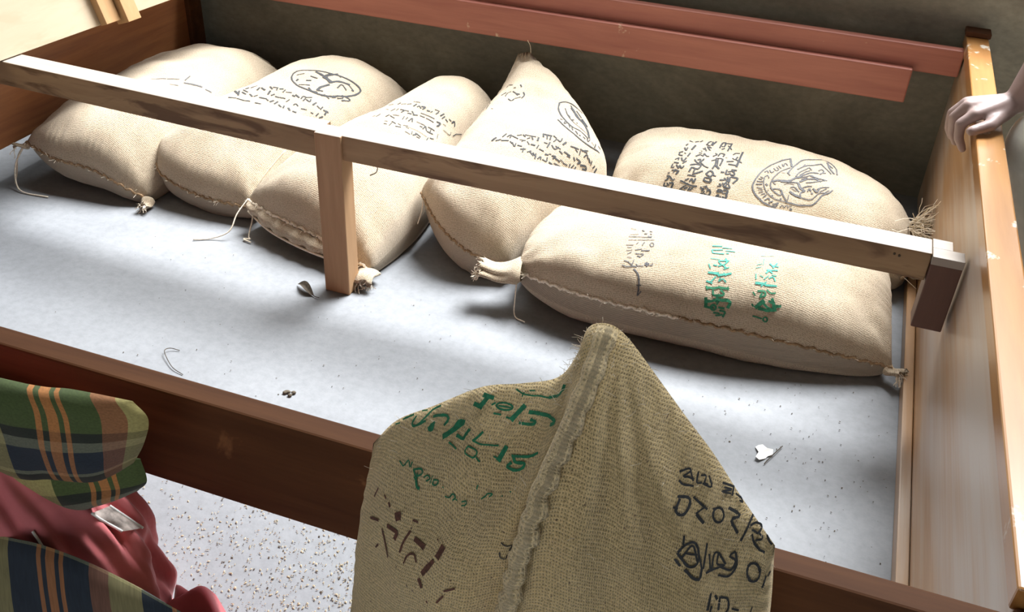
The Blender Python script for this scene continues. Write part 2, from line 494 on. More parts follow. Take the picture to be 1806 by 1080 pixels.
def sack(name, label, key, B, R, T, L, top=.14, bot=.10, pu=2.8, pv=2.8, q=.42, qv=None, qb=.38, nrm=(0, 0, 1), nu=84, nv=60, seed=1,
         floor=True, mat='burlap', lump=.012, wr=.004, shape=None, cat='sack', group='stuffed jute sacks', post=None):
    nrmv = np.array(nrm, float)
    b_, r_, t_, l_ = spline(B, nu), spline(R, nv), spline(T, nu), spline(L, nv)
    u = np.linspace(0, 1, nu)[:, None, None]
    v = np.linspace(0, 1, nv)[None, :, None]
    G = ((1-v)*b_[:, None]+v*t_[:, None]+(1-u)*l_[None]+u*r_[None]
         - ((1-u)*(1-v)*b_[0]+u*(1-v)*b_[-1]+(1-u)*v*t_[0]+u*v*t_[-1]))
    uu = np.linspace(0, 1, nu); vv = np.linspace(0, 1, nv)
    prof = np.outer((1-np.abs(2*uu-1)**pu), (1-np.abs(2*vv-1)**pv)).clip(0, 1)
    pt, pb = prof**q, prof**qb
    if qv:
        pt = np.outer((1-np.abs(2*uu-1)**pu).clip(0, 1)**q, (1-np.abs(2*vv-1)**pv).clip(0, 1)**qv)
    lu = np.linalg.norm(np.diff((b_+t_)/2, axis=0), axis=1).sum()
    lv = np.linalg.norm(np.diff((l_+r_)/2, axis=0), axis=1).sum()
    TOP = np.zeros_like(G); BOT = np.zeros_like(G)
    for i in range(nu):
        for j in range(nv):
            g = G[i, j]
            edge = min(uu[i], 1-uu[i], vv[j]*lv/lu, (1-vv[j])*lv/lu)*lu     # metres from the rim
            s = uu[i]*lu if min(vv[j], 1-vv[j])*lv < min(uu[i], 1-uu[i])*lu else vv[j]*lv
            pucker = wr*math.sin(s*260+3*math.sin(s*61+seed))*math.exp(-edge/.02)*min(1, edge/.006)
            d = lump*hn(g, 7, seed)+.45*lump*hn(g, 17, seed+5)+.12*lump*hn(g, 48, seed+9)
            # creases running in from each corner
            cr = 0
            for (cu, cv) in ((0, 0), (1, 0), (0, 1), (1, 1)):
                dx, dy = (uu[i]-cu)*lu, (vv[j]-cv)*lv
                rr = math.hypot(dx, dy)
                if rr > 1e-5:
                    cr += .008*math.exp(-rr/.07)*math.cos(9*math.atan2(dy, dx)+seed)*min(1, rr/.03)
            e = min(1, pt[i, j]*1.6)
            h = top*pt[i, j]+(d+cr)*e+pucker
            if shape:
                h += shape(uu[i], vv[j], e)
            TOP[i, j] = g+nrmv*h
            BOT[i, j] = g-nrmv*(bot*pb[i, j]+.5*d*e)
    if floor:
        TOP[:, :, 2] = np.maximum(TOP[:, :, 2], .004)
        BOT[:, :, 2] = np.maximum(BOT[:, :, 2], .002)
    if post is not None:
        post(TOP, BOT, uu, vv)
    for A in (BOT,):
        A[0], A[-1], A[:, 0], A[:, -1] = TOP[0], TOP[-1], TOP[:, 0], TOP[:, -1]
    V, UV, F = [], [], []
    idx = -np.ones((2, nu, nv), int)
    for side, A in ((0, TOP), (1, BOT)):
        du = np.linalg.norm(np.diff(A, axis=0), axis=2); dv = np.linalg.norm(np.diff(A, axis=1), axis=2)
        AU = np.concatenate([np.zeros((1, nv)), np.cumsum(du, 0)], 0); AU -= AU[nu//2][None]
        AV = np.concatenate([np.zeros((nu, 1)), np.cumsum(dv, 1)], 1); AV -= AV[:, nv//2][:, None]
        for i in range(nu):
            for j in range(nv):
                rim = i in (0, nu-1) or j in (0, nv-1)
                if side == 1 and rim:
                    idx[1, i, j] = idx[0, i, j]
                    continue
                idx[side, i, j] = len(V)
                V.append(A[i, j]); UV.append((AU[i, j]+side*.37, AV[i, j]))
        for i in range(nu-1):
            for j in range(nv-1):
                f = [idx[side, i, j], idx[side, i+1, j], idx[side, i+1, j+1], idx[side, i, j+1]]
                F.append(f if side == 0 else f[::-1])
    c = G.reshape(-1, 3).mean(0)
    root = thing(name, (c[0], c[1], 0), label, cat, group)
    body = mesh_obj('sack_body', V, F, mat, root, smooth=True, uvs=UV)
    SACK[key] = dict(root=root, body=body, TOP=TOP, BOT=BOT, nrm=nrmv, lu=lu, lv=lv, seed=seed)
    return root

def surf(key, u, v):
    A = SACK[key]['TOP']
    nu, nv = A.shape[:2]
    x = min(max(u, 0), 1)*(nu-1); y = min(max(v, 0), 1)*(nv-1)
    i, j = min(int(x), nu-2), min(int(y), nv-2)
    a, c = x-i, y-j
    P = (1-a)*(1-c)*A[i, j]+a*(1-c)*A[i+1, j]+(1-a)*c*A[i, j+1]+a*c*A[i+1, j+1]
    du = (1-c)*(A[i+1, j]-A[i, j])+c*(A[i+1, j+1]-A[i, j+1])
    dv = (1-a)*(A[i, j+1]-A[i, j])+a*(A[i+1, j+1]-A[i+1, j])
    n = np.cross(du, dv)
    if n@SACK[key]['nrm'] < 0:
        n = -n
    n = n/(np.linalg.norm(n)+1e-12)
    return Vector(P), Vector(n)

def rim_path(key, side, a=0, b=1, out=.0, n=120):
    A = SACK[key]['TOP']
    line = {'B': A[:, 0], 'T': A[:, -1], 'L': A[0, :], 'R': A[-1, :]}[side]
    m = len(line)
    i0, i1 = int(a*(m-1)), int(b*(m-1))
    return [Vector(p) for p in spline(line[i0:i1+1], n)]

def seam(key, side, a=0, b=1, r=.003, mat='seam', frays=30, flen=.010, name='seam'):
    """rolled hem along a rim, with whip stitches, plus loose fibres"""
    rnd = random.Random(hash_seed(key+side))
    P = rim_path(key, side, a, b)
    n = len(P)
    rad = [r*(1+.25*math.sin(i*1.9)+.15*rnd.uniform(-1, 1)) for i in range(n)]
    P2 = [p+Vector((0, 0, .002*math.sin(i*.8)+.0015*rnd.uniform(-1, 1))) for i, p in enumerate(P)]
    for p in P2:
        p.z = max(p.z, r*1.3)
    mesh_obj(name, *tube_vf(P2, rad, 7), mat, SACK[key]['root'], smooth=True)
    if frays:
        c = SACK[key]['TOP'].reshape(-1, 3).mean(0)
        lst = []
        for _ in range(frays):
            p = P2[rnd.randrange(n)]
            d = Vector((p.x-c[0], p.y-c[1], 0)).normalized()*.7+Vector((rnd.uniform(-1, 1), rnd.uniform(-1, 1), rnd.uniform(-.4, .9)))
            d.normalize()
            l = flen*rnd.uniform(.4, 1.5)
            q1 = p+d*l*.5+Vector((rnd.uniform(-1, 1), rnd.uniform(-1, 1), rnd.uniform(-1, 1)))*l*.2
            q2 = p+d*l
            for q in (q1, q2):
                q.z = max(q.z, .002)
            lst.append(tube_vf([p, q1, q2], [.0007, .0006, .0004], 3))
        mesh_obj('frayed_fibres', *join_vf(lst), 'thread', SACK[key]['root'], kind='stuff')

def hash_seed(s):
    h = 7
    for ch in s:
        h = (h*131+ord(ch)) % 1000003
    return h

def ear(key, pos, dirv, length, r0, r1, seed=1, mat='burlap', frays=26, flen=.05, squash=.55, tname='tied_end'):
    """gathered, tied-off corner of a sack with a frayed mouth"""
    rnd = random.Random(seed)
    d = Vector(dirv).normalized()
    side = d.cross(Vector((0, 0, 1))).normalized()
    upv = side.cross(d).normalized()
    V, F = [], []
    rings, sides = 12, 22
    for i in range(rings):
        t = i/(rings-1)
        c = Vector(pos)+d*(length*t)+upv*(.008*math.sin(t*4+seed))
        # narrow waist, then flare
        rr = r0*(1-t)**1.5+r1*(.42+.58*t**1.6)*(t > 0)+.000
        for k in range(sides):
            th = 2*math.pi*k/sides
            ruff = 1+.28*t*math.sin(5*th+seed+2*t)+.10*t*math.sin(11*th+seed)
            p = c+(side*math.cos(th)+upv*math.sin(th)*squash)*rr*ruff
            if i == rings-1:
                p += d*.006*rnd.uniform(-1, 1)
            p.z = max(p.z, .003)
            V.append(p)
    for i in range(rings-1):
        for k in range(sides):
            F.append([i*sides+k, i*sides+(k+1) % sides, (i+1)*sides+(k+1) % sides, (i+1)*sides+k])
    # closed, sunken mouth
    k0 = len(V)
    V.append(Vector(pos)+d*length*.75)
    for k in range(sides):
        F.append([(rings-1)*sides+k, (rings-1)*sides+(k+1) % sides, k0])
    UV = [(v.x*1.0, v.y+v.z) for v in V]
    mesh_obj(tname, V, F, mat, SACK[key]['root'], smooth=True, uvs=UV)
    lst = []
    for _ in range(frays):
        th = rnd.uniform(0, 6.283)
        p = Vector(pos)+d*length*.95+(side*math.cos(th)+upv*math.sin(th)*squash)*r1*.9
        pts = [p]
        dd = (d+side*rnd.uniform(-.9, .9)+upv*rnd.uniform(-.6, .9)).normalized()
        l = flen*rnd.uniform(.3, 1.2)
        for s in range(5):
            dd = (dd+Vector((rnd.uniform(-.5, .5), rnd.uniform(-.5, .5), rnd.uniform(-.55, .25)))).normalized()
            q = pts[-1]+dd*l/5
            q.z = max(q.z, .002)
            pts.append(q)
        lst.append(tube_vf(pts, .0009, 3))
    mesh_obj('loose_threads', *join_vf(lst), 'thread', SACK[key]['root'], kind='stuff')

def string(key, pts, r=.0016, mat='thread', name='string', n=40):
    P = [Vector(p) for p in spline(pts, n)]
    mesh_obj(name, *tube_vf(P, r, 5), mat, SACK[key]['root'], smooth=True)

# A: leftmost sack, beside the headboard
sack('burlap_sack', 'jute sack at the far left, tucked against the headboard', 'A',
     B=[(-.895, .155, .10), (-.80, .135, .085), (-.70, .14, .075), (-.62, .14, .05), (-.56, .155, .018)],
     R=[(-.56, .155, .018), (-.545, .3, .06), (-.54, .55, .07), (-.56, .82, .07)],
     T=[(-.87, .83, .08), (-.72, .86, .08), (-.56, .82, .07)],
     L=[(-.895, .155, .10), (-.89, .35, .08), (-.89, .6, .08), (-.87, .83, .08)], top=.125, bot=.12, seed=1)
seam('A', 'B')
ear('A', (-.56, .155, .018), (.25, -1, -.1), .035, .014, .013, 3, frays=14, flen=.022)
ear('A', (-.893, .155, .10), (-.5, -1, -.2), .03, .012, .008, 4, frays=4, flen=.03)
# B
sack('burlap_sack', 'white-lit jute sack with a round tree emblem, second from the headboard', 'B',
     B=[(-.585, .25, .10), (-.54, .19, .075), (-.42, .17, .05), (-.28, .175, .045)],
     R=[(-.28, .175, .045), (-.25, .35, .06), (-.175, .6, .07), (-.165, .83, .07)],
     T=[(-.51, .85, .08), (-.34, .87, .09), (-.165, .83, .07)],
     L=[(-.585, .25, .10), (-.53, .45, .09), (-.52, .65, .08), (-.50, .85, .08)], top=.14, bot=.12, seed=2)
seam('B', 'B')
# C
sack('burlap_sack', 'jute sack behind the timber post with a folded sewn end', 'C',
     B=[(-.285, .165, .07), (-.2, .13, .07), (-.07, .10, .06), (.075, .065, .03)],
     R=[(.075, .065, .03), (.10, .25, .06), (.085, .5, .07), (.10, .80, .08)],
     T=[(-.12, .84, .09), (-.01, .86, .10), (.10, .80, .08)],
     L=[(-.285, .165, .07), (-.22, .35, .06), (-.13, .6, .07), (-.12, .84, .09)], top=.15, bot=.12, seed=3)
fl_b = spline([(-.283, .158, .05), (-.2, .117, .035), (-.1, .088, .03), (-.01, .072, .028)], 40)
fl_t = spline([(-.283, .162, .072), (-.2, .128, .07), (-.1, .103, .062), (-.01, .085, .05)], 40)
A = np.stack([fl_t*(1-t)+fl_b*t+np.array([0, -.010*math.sin(math.pi*t), .003*math.sin(math.pi*t)]) for t in np.linspace(0, 1, 8)], 1)
A += np.array([[[0, -.003*math.sin(i*.9), .002*math.sin(i*1.7)] for j in range(8)] for i in range(40)])
V = A.reshape(-1, 3).tolist()
mesh_obj('end_flap', V, [[i*8+j, (i+1)*8+j, (i+1)*8+j+1, i*8+j+1] for i in range(39) for j in range(7)], 'burlap', SACK['C']['root'], smooth=True, uvs=[(v[0], v[1]+v[2]) for v in V])
seam('C', 'B', r=.0036, mat='thread', frays=40)
ear('C', (.07, .07, .03), (.15, -1, -.35), .045, .02, .018, 5, frays=16, flen=.02)
# D: pointed sack
sack('burlap_sack', 'pointed jute sack with its gathered neck propped against the wall', 'D',
     B=[(.105, .26, .13), (.18, .19, .10), (.26, .16, .07), (.35, .175, .04)],
     R=[(.35, .175, .04), (.405, .34, .09), (.467, .5, .10), (.40, .64, .13), (.28, .77, .19), (.18, .84, .245)],
     T=[(.115, .86, .26), (.148, .865, .265), (.18, .84, .245)],
     L=[(.105, .26, .13), (.11, .4, .1), (.10, .6, .12), (.105, .76, .18), (.115, .86, .26)], top=.15, bot=.16, seed=4, shape=lambda u, v, e: -e*.085*max(0, (v-.35)/.65)**1.2)
seam('D', 'B', frays=12)
# E: back right
sack('burlap_sack', 'white-lit jute sack with a cupped-hands emblem lying along the wall', 'E',
     B=[(.47, .48, .06), (.8, .44, .06), (1.145, .46, .05)],
     R=[(1.145, .46, .05), (1.165, .55, .06), (1.10, .77, .06)],
     T=[(.44, .80, .07), (.8, .83, .07), (1.10, .77, .06)],
     L=[(.47, .48, .06), (.455, .62, .07), (.44, .80, .07)], top=.13, bot=.12, pu=4.5, seed=5)
seam('E', 'R', frays=40, flen=.03)
ear('E', (1.105, .575, .115), (.8, -.3, .35), .05, .036, .024, 8, mat='burlap', frays=150, flen=.095)
# F: front right
sack('burlap_sack', 'long jute sack with teal writing lying alone in front of the beam', 'F',
     B=[(.385, .105, .085), (.55, .065, .09), (.8, .065, .09), (1.0, .10, .065), (1.14, .145, .035)],
     R=[(1.14, .145, .035), (1.125, .27, .07), (1.115, .40, .08)],
     T=[(.41, .38, .08), (.75, .42, .08), (1.115, .40, .08)],
     L=[(.385, .105, .085), (.375, .24, .08), (.41, .38, .08)], top=.105, bot=.12, pu=4, seed=6)
seam('F', 'B', 0, .46, r=.0036, mat='thread', frays=80, flen=.012)
seam('F', 'B', .46, 1, frays=26)
ear('F', (.40, .11, .085), (-1, -.2, -.05), .09, .035, .026, 9, frays=40, flen=.02)
ear('F', (1.132, .146, .036), (.8, -.5, -.2), .03, .012, .014, 10, frays=24, flen=.02)
string('F', [(.395, .095, .085), (.40, .07, .04), (.405, .06, .006), (.43, .05, .004)], .0013)
# G: big standing sack in front
def g_ridge(v):
    return .555-.12*((1-v)/.3)**1.3*(v > .4)-(v <= .4)*.296
def g_shape(u, v, e):
    # seam ridge down the face from the neck, a hollow beside it, slack folds fanning from the neck
    d = u-g_ridge(v)
    r = math.hypot((u-.56)*.42, (1-v)*.7)
    fan = .006*math.sin(14*math.atan2(u-.56, (1-v)*1.2+.02))*math.exp(-r/.16)
    return e*(.010*math.exp(-(d/.03)**2)-.018*math.exp(-((d+.06)/.035)**2)+fan) + .012*e*math.exp(-(d/.14)**2)
sack('burlap_sack', 'olive jute sack standing upright in the foreground with green and black writing', 'G',
     B=[(.575, -.93, 0.012), (.77, -.93, 0.006), (.965, -.93, 0.012)],
     R=[(.965, -.93, 0.012), (.975, -.93, 0.250), (.965, -.93, 0.462), (.952, -.93, 0.567)],
     T=[(.602, -.93, 0.552), (.626, -.93, 0.587), (.66, -.93, 0.614), (.703, -.93, 0.648), (.736, -.93, 0.662), (.765, -.93, 0.677), (.778, -.93, 0.702),
        (.785, -.93, 0.730), (.80, -.93, 0.737), (.815, -.93, 0.729), (.841, -.93, 0.700), (.867, -.93, 0.670), (.892, -.93, 0.642), (.915, -.93, 0.612), (.937, -.93, 0.585), (.952, -.93, 0.567)],
     L=[(.575, -.93, 0.012), (.578, -.93, 0.250), (.588, -.93, 0.432), (.602, -.93, 0.552)],
     top=.11, bot=.085, q=.5, qv=.85, qb=1.2, nrm=(0, -1, 0), nu=130, nv=170, seed=7, mat='burlap_near', lump=.012, wr=.002, shape=g_shape, group=None)

# rolled hem standing proud along the ridge
hp = []
for i in range(90):
    v = .995-.60*(i/89)
    p, nn = surf('G', g_ridge(v), v)
    hp.append(p+nn*.005+Vector((0, 0, .0008*math.sin(i*1.7))))
hv, hf_ = tube_vf(hp, [.0078*(1+.12*math.sin(i*2.1)) for i in range(90)], 10)
mesh_obj('hem', hv, hf_, 'hem', SACK['G']['root'], smooth=True, uvs=[(i % 10*.004, i//10*.008) for i in range(len(hv))])

# frayed fuzz on the neck and shoulders of the standing sack
rf = random.Random(5)
lst = []
A = SACK['G']['TOP']
for _ in range(170):
    u = rf.gauss(.53, .05) if rf.random() < .55 else rf.random()
    v = 1-abs(rf.gauss(0, .018 if rf.random() < .7 else .09))
    p, nn = surf('G', u, v)
    d = (nn+Vector((rf.uniform(-1, 1), rf.uniform(-.6, 1), rf.uniform(-.3, 1.2)))).normalized()
    l = .009*rf.uniform(.3, 1.2)
    q1 = p+d*l*.5; q2 = q1+(d+Vector((rf.uniform(-.8, .8), rf.uniform(-.8, .8), rf.uniform(-.8, .4)))).normalized()*l*.5
    lst.append(tube_vf([p-nn*.001, q1, q2], [.00022, .0002, .00014], 3))
mesh_obj('frayed_fibres', *join_vf(lst), 'thread', SACK['G']['root'], kind='stuff')
# loose strings on the other sacks
string('A', [(-.893, .15, .10), (-.905, .12, .06), (-.90, .10, .02), (-.87, .085, .004), (-.80, .09, .003)], .0019)
string('A', [(-.893, .15, .10), (-.91, .135, .07), (-.912, .12, .03), (-.915, .11, .006)], .0017)
string('C', [(-.285, .165, .075), (-.295, .13, .05), (-.30, .10, .02), (-.335, .08, .004), (-.37, .06, .003)], .0017)
string('C', [(-.23, .25, .17), (-.262, .19, .115), (-.27, .165, .075), (-.262, .14, .04), (-.26, .115, .008), (-.25, .11, .006), (-.27, .105, .005), (-.245, .10, .004)], .0018)
string('C', [(-.285, .160, .045), (-.2, .115, .035), (-.1, .085, .03), (0.0, .068, .028)], .0028, name='stitching')
string('C', [(.02, .20, .215), (.035, .19, .212), (.04, .175, .205), (.03, .165, .20)], .0014, mat='twig')
string('D', [(.115, .25, .125), (.118, .235, .10), (.112, .225, .07)], .0013)
string('D', [(.15, .86, .265), (.147, .86, .285), (.14, .857, .30)], .0012)
# writing printed on the sacks: per sack and ink, strokes as [width in 0.1 mm, u, v, u, v, ...] in 1/10000 of the cloth panel
PRINT = {
 'G': {
  'ink_green': [
   [10,3404,9951,3555,9910,3724,9894,3889,9887,4105,9843],
   [21,4076,9850,4361,9796,4503,9795,4513,9821],
   [9,3559,9920,3548,9889],
   [9,3649,9935,3739,9933],
   [26,2871,9925,3033,9886],
   [28,2949,9905,2868,9832],
   [24,2740,9861,2887,9818],
   [12,3062,9824,3107,9836],
   [12,3443,9798,3436,9788,3406,9781,3360,9778,3303,9778,3246,9783,3196,9792,3160,9803,3144,9816,3151,9826,3179,9834,3224,9837,3280,9837,3337,9831,3389,9822,3426,9810,3443,9798],
   [10,3189,9811,3411,9798],
   [12,3146,9747,3273,9738],
   [34,3641,9807,3502,9704],
   [12,3388,9719,3528,9699],
   [23,3776,9763,3947,9748,4154,9691,4357,9592,4524,9487,4376,9526],
   [18,3659,9675,3778,9667,3916,9663,3936,9683,3843,9702],
   [15,1057,9962,1284,9972],
   [11,884,9944,987,9935],
   [17,1370,9945,1329,9883,1393,9846,1500,9854,1647,9875],
   [16,1489,9848,1617,9909,1735,9954,1908,9962],
   [11,1475,9984,1602,9974],
   [25,1904,9804,1802,9759,1897,9733,1898,9791],
   [19,1825,9874,2028,9869,2167,9824,2232,9777,2180,9737],
   [37,2606,9691,2258,9613],
   [18,2453,9693,2505,9724,2640,9700],
   [20,2569,9574,2721,9536,2759,9577,2797,9617],
   [17,2935,9510,3004,9544,3057,9583],
   [10,2950,9504,3092,9477,3248,9478,3406,9478],
   [32,3550,9460,3488,9342],
   [10,3384,9375,3474,9349],
   [16,3698,9377,3832,9368,4021,9354,4196,9346],
   [18,3720,9376,3782,9311,3960,9295,3940,9250,3811,9231,3661,9267,3708,9305],
   [11,2433,9530,2636,9440],
   [10,2873,9459,3063,9411,3028,9347,2848,9396,2873,9459],
   [10,3084,9350,3158,9315],
   [10,1309,9435,1448,9370,1533,9433,1621,9346,1646,9402],
   [13,1737,9304,1932,9296,2001,9242,1852,9221,1737,9304],
   [13,1866,9249,1882,9175,1813,9210],
   [21,1897,9152,1957,9088,2018,9065],
   [9,2062,9193,2142,9204,2225,9158,2150,9138],
   [8,2270,9182,2259,9094],
   [9,2326,9132,2433,9112,2415,9061,2324,9080,2326,9132],
   [9,2672,8895,2759,8878,2817,8923,2884,8879,2848,8849],
   [8,3024,8838,3100,8853,3108,8814,3042,8798],
   [9,3238,9056,3232,9011],
   [9,3371,8921,3427,8955,3461,8984,3545,8987,3501,8958],
   [8,2567,9019,2585,9010],
   [8,2905,8858,2925,8851],
   [8,3725,8994,3738,8993],
   [8,3850,9047,3869,9045],
  ],
  'ink_black': [
   [9,3928,8532,4001,8460,4104,8402,4074,8355,4172,8240],
   [9,3926,8397,3949,8309,4031,8240,4044,8294],
   [12,4074,8355,4162,8237],
   [15,7478,9597,7622,9686,7691,9689,7558,9590,7653,9619,7770,9641],
   [13,7697,9677,7775,9630],
   [14,7854,9741,7861,9655,7961,9698],
   [13,7931,9752,8033,9795,8027,9730,8100,9751],
   [14,8100,9825,8195,9772,7997,9709],
   [15,7499,9525,7590,9527,7796,9589],
   [17,8446,9905,8723,9980],
   [13,8503,9889,8699,9945,8446,9833,8678,9903],
   [16,8726,9975,8722,9907],
   [15,8809,9956,8958,9980],
   [13,8933,9983,9011,9969,8930,9946],
   [20,7532,9402,7730,9460,7796,9437,7742,9329,7646,9279,7539,9286,7573,9390],
   [15,7483,9293,7563,9308],
   [17,7855,9510,8178,9549],
   [14,8121,9539,7962,9406],
   [24,7983,9401,8142,9390],
   [17,8599,9676,8600,9648,8581,9614,8544,9580,8496,9552,8445,9534,8397,9530,8361,9539,8341,9561,8341,9590,8359,9623,8394,9654,8441,9680,8492,9697,8541,9703,8578,9695,8599,9676],
   [14,8318,9614,8443,9677],
   [22,8702,9784,8991,9832,8806,9708,8996,9656],
   [19,9304,9981,9113,9623],
   [17,9290,9877,9426,9958,9571,10000,9503,9886,9342,9844],
   [16,9542,9911,9635,9909,9487,9792],
   [19,9357,9796,9436,9733,9715,9751],
   [16,9741,9980,9813,9958,9884,9947],
   [17,7798,9127,7809,9051],
   [18,7743,8934,7844,9048,8019,9141,8146,9084,8158,8955,8011,8867,7866,8881,7733,8910],
   [16,7825,8899,7998,9102,8147,8985],
   [14,7871,8972,8125,9045],
   [17,7708,8820,7820,8800],
   [16,8151,9070,8273,8946],
   [21,7943,8799,8112,8785,8265,8833,8279,8933],
   [17,8301,9217,8307,8958],
   [16,8391,9129,8496,8978,8497,9166,8599,9224,8603,9110,8788,9169,8519,9017,8393,8942],
   [17,8618,9231,8801,9191],
   [17,8999,9421,8885,9314,9046,9339,8949,9188,8686,9111],
   [17,9022,9415,9080,9306,8934,9115,8682,9021],
   [20,9658,9443,9654,9392,9629,9351,9584,9313,9527,9290,9467,9282,9413,9294,9372,9317,9350,9351,9351,9390,9376,9435,9421,9480,9481,9520,9544,9543,9600,9538,9640,9501,9658,9443],
   [18,9807,9408,9757,9259],
   [13,9912,9544,9862,9435],
   [21,8581,8785,8572,8601],
   [20,8690,8806,8737,8788],
   [16,8645,8667,8632,8593],
   [17,8800,8827,8811,8685],
   [18,8835,8839,8977,8868,9026,8767,8988,8707],
   [15,9113,8777,9254,8784],
   [16,9555,8878,9535,8814],
  ],
  'ink_red': [
   [15,1195,9032,1254,8993],
   [24,1372,8927,1410,8887],
   [47,1641,8771,1709,8773],
   [47,1670,8732,1717,8740],
   [33,1488,8621,1623,8585,1758,8531,1738,8444],
   [18,1345,8544,1533,8283,1639,8145],
   [19,2072,8520,1979,8397,1940,8256],
   [49,2257,8405,2482,8323],
   [15,2098,8101,2150,8203,2298,8223,2403,8131],
   [48,2911,8339,2859,8236],
   [40,2783,8170,2614,8003],
   [24,2557,7914,2651,7824],
   [16,3122,7853,3293,7917],
   [16,3012,7653,3112,7770],
   [17,1227,8193,1299,8267],
   [17,880,8987,949,9105],
   [15,2079,8665,2193,8626],
   [10,2755,8410,2776,8399],
   [22,916,8647,1187,8659],
   [13,2813,7644,2829,7627],
  ],
 },
 'F': {
  'ink_soft': [
   [12,2958,3855,3102,3723],
   [20,3261,3713,3321,3635],
   [24,3353,3424,3404,3445],
   [20,3460,3698,3515,3686],
   [20,3493,3484,3521,3464],
   [12,2990,3197,3192,3307],
   [24,3460,3264,3538,3268],
   [14,2968,2988,3542,3228],
   [14,2992,2706,3634,3068],
   [14,3208,2490,3248,2639],
   [20,3364,2521,3399,2734],
   [16,3647,2648,3647,2594,3641,2543,3628,2510,3612,2495,3594,2501,3577,2525,3564,2566,3556,2618,3555,2672,3562,2719,3574,2758,3590,2776,3609,2771,3626,2745,3639,2700,3647,2648],
   [14,2963,2266,3139,2371],
   [12,3003,2102,3103,2173],
   [12,2996,1871,3142,2023],
   [16,3218,2063,3362,2232],
   [20,3370,2137,3571,2201],
   [12,3041,1649,3129,1870],
   [16,3237,1836,3439,1933,3399,1786],
   [24,3300,1716,3380,1712],
   [12,3059,1441,3163,1452],
   [18,3004,1156,3111,1141,3227,1016],
   [14,3222,1076,3237,1353],
   [18,2979,887,3089,842],
   [20,3111,885,3333,1006],
   [16,3320,1145,3355,1054],
   [16,3379,1073,3503,1135],
   [43,3542,1270,3616,1300],
   [27,3564,1371,3589,1173],
   [20,3659,1253,3710,1240],
   [14,3711,1382,3720,1271],
   [25,3285,827,3390,708,3456,491,3488,218],
   [16,3421,297,3532,327],
   [25,3492,194,3487,129],
   [16,3487,129,3529,152,3558,181],
  ],
  'ink_teal': [
   [24,5106,3415,5331,3487],
   [20,5362,3365,5587,3407],
   [20,5100,3101,5370,3184],
   [24,5138,2843,5410,2836],
   [20,5100,3101,5138,2843],
   [28,5482,2911,5518,2931],
   [20,5448,3115,5672,3173],
   [16,5110,2362,5333,2378],
   [32,5476,2446,5510,2212],
   [28,5314,2249,5555,2305],
   [20,5317,2171,5424,1982,5534,2218],
   [28,5332,1897,5424,1982,5507,1806],
   [20,5082,1916,5134,1689],
   [24,5207,1910,5281,1913],
   [20,5462,1737,5577,1854],
   [43,5115,1426,5347,1450],
   [35,5354,1341,5645,1524],
   [23,5476,1508,5533,1389],
   [23,5187,968,5298,1284],
   [31,5100,987,5227,943],
   [23,5387,1085,5474,1194,5557,1077],
   [23,5411,1226,5387,1085],
   [12,6323,3207,6646,3493],
   [10,6404,2972,6391,2414],
   [12,6245,2310,6365,2478],
   [28,6562,2644,6642,2449],
   [24,6733,2797,6644,2368],
   [24,6640,2530,6764,2513],
   [28,6501,2113,6746,2226],
   [28,6483,1872,6552,2071,6630,1987],
   [12,6228,2085,6347,2224],
   [16,6244,1675,6259,1384],
   [16,6344,1624,6420,1571],
   [16,6451,1476,6539,1708],
   [24,6569,1615,6664,1753,6724,1558],
   [20,6635,1859,6735,1873],
   [43,6271,1164,6490,1240],
   [23,6400,1078,6508,1352],
   [35,6493,1191,6762,1299],
  ],
  'ink_green': [
   [39,5126,691,5388,802],
   [27,5108,752,5144,633],
   [39,5410,825,5640,799],
   [23,5623,862,5646,735],
   [31,5279,673,5323,499,5489,523],
   [35,5469,711,5556,579,5403,437],
   [27,5300,498,5560,541],
   [47,5146,315,5180,152],
   [39,5180,152,5351,167],
   [43,5182,250,5344,340,5419,315],
   [31,5421,168,5421,159,5412,151,5395,145,5374,143,5350,144,5328,149,5312,157,5303,166,5304,186,5313,207,5330,220,5352,226,5375,222,5397,209,5413,189,5421,168],
   [50,5411,373,5604,374],
   [23,5432,243,5466,327],
   [50,5604,374,5730,347,5704,213],
   [35,5492,185,5614,170],
   [27,5396,119,5519,122],
   [31,5529,151,5654,138,5627,96],
   [27,5457,97,5595,113],
   [23,6231,750,6290,645],
   [31,6346,820,6489,895,6528,752,6416,617,6448,785],
   [27,6558,985,6665,914,6760,953],
   [66,6361,321,6504,532],
   [51,6438,315,6779,372],
   [35,6512,479,6728,393],
   [51,6711,699,6826,380],
   [39,6648,619,6778,553],
   [43,6767,457,6929,534],
   [31,6255,355,6285,325],
   [27,6331,151,6532,155],
   [23,6683,162,6683,154,6676,147,6661,143,6642,141,6622,142,6603,144,6588,148,6579,154,6579,161,6587,168,6602,184,6621,196,6642,195,6660,185,6675,169,6683,162],
  ],
 },
 'E': {
  'ink_black': [
   [28,2484,5221,2598,4953],
   [38,2681,5021,2781,5253],
   [28,2846,5200,2914,5418],
   [27,2403,4117,2446,4361],
   [27,2368,3802,2426,3568,2460,3866],
   [38,2613,3818,2703,4342],
   [30,2234,3295,2241,3063,2337,3044],
   [27,2273,3337,2332,3393],
   [21,2401,3308,2436,3273],
   [30,2523,3085,2576,3408],
   [27,2152,2590,2253,2761,2248,2557],
   [30,2136,2293,2274,2263],
   [30,2335,2794,2399,2504,2486,2874],
   [27,2414,2333,2509,2600],
   [26,2100,2133,2083,1919,2165,1934],
   [26,2228,2104,2315,1906,2334,2089,2415,1942,2469,2110],
   [26,2128,1732,2212,1733,2190,1591],
   [32,2229,1758,2341,1718,2291,1555],
   [21,2022,1514,2073,1523],
   [26,2018,1340,2100,1356,2046,1177],
   [26,1992,1117,2066,1181],
   [29,2126,1328,2215,1189,2280,1250],
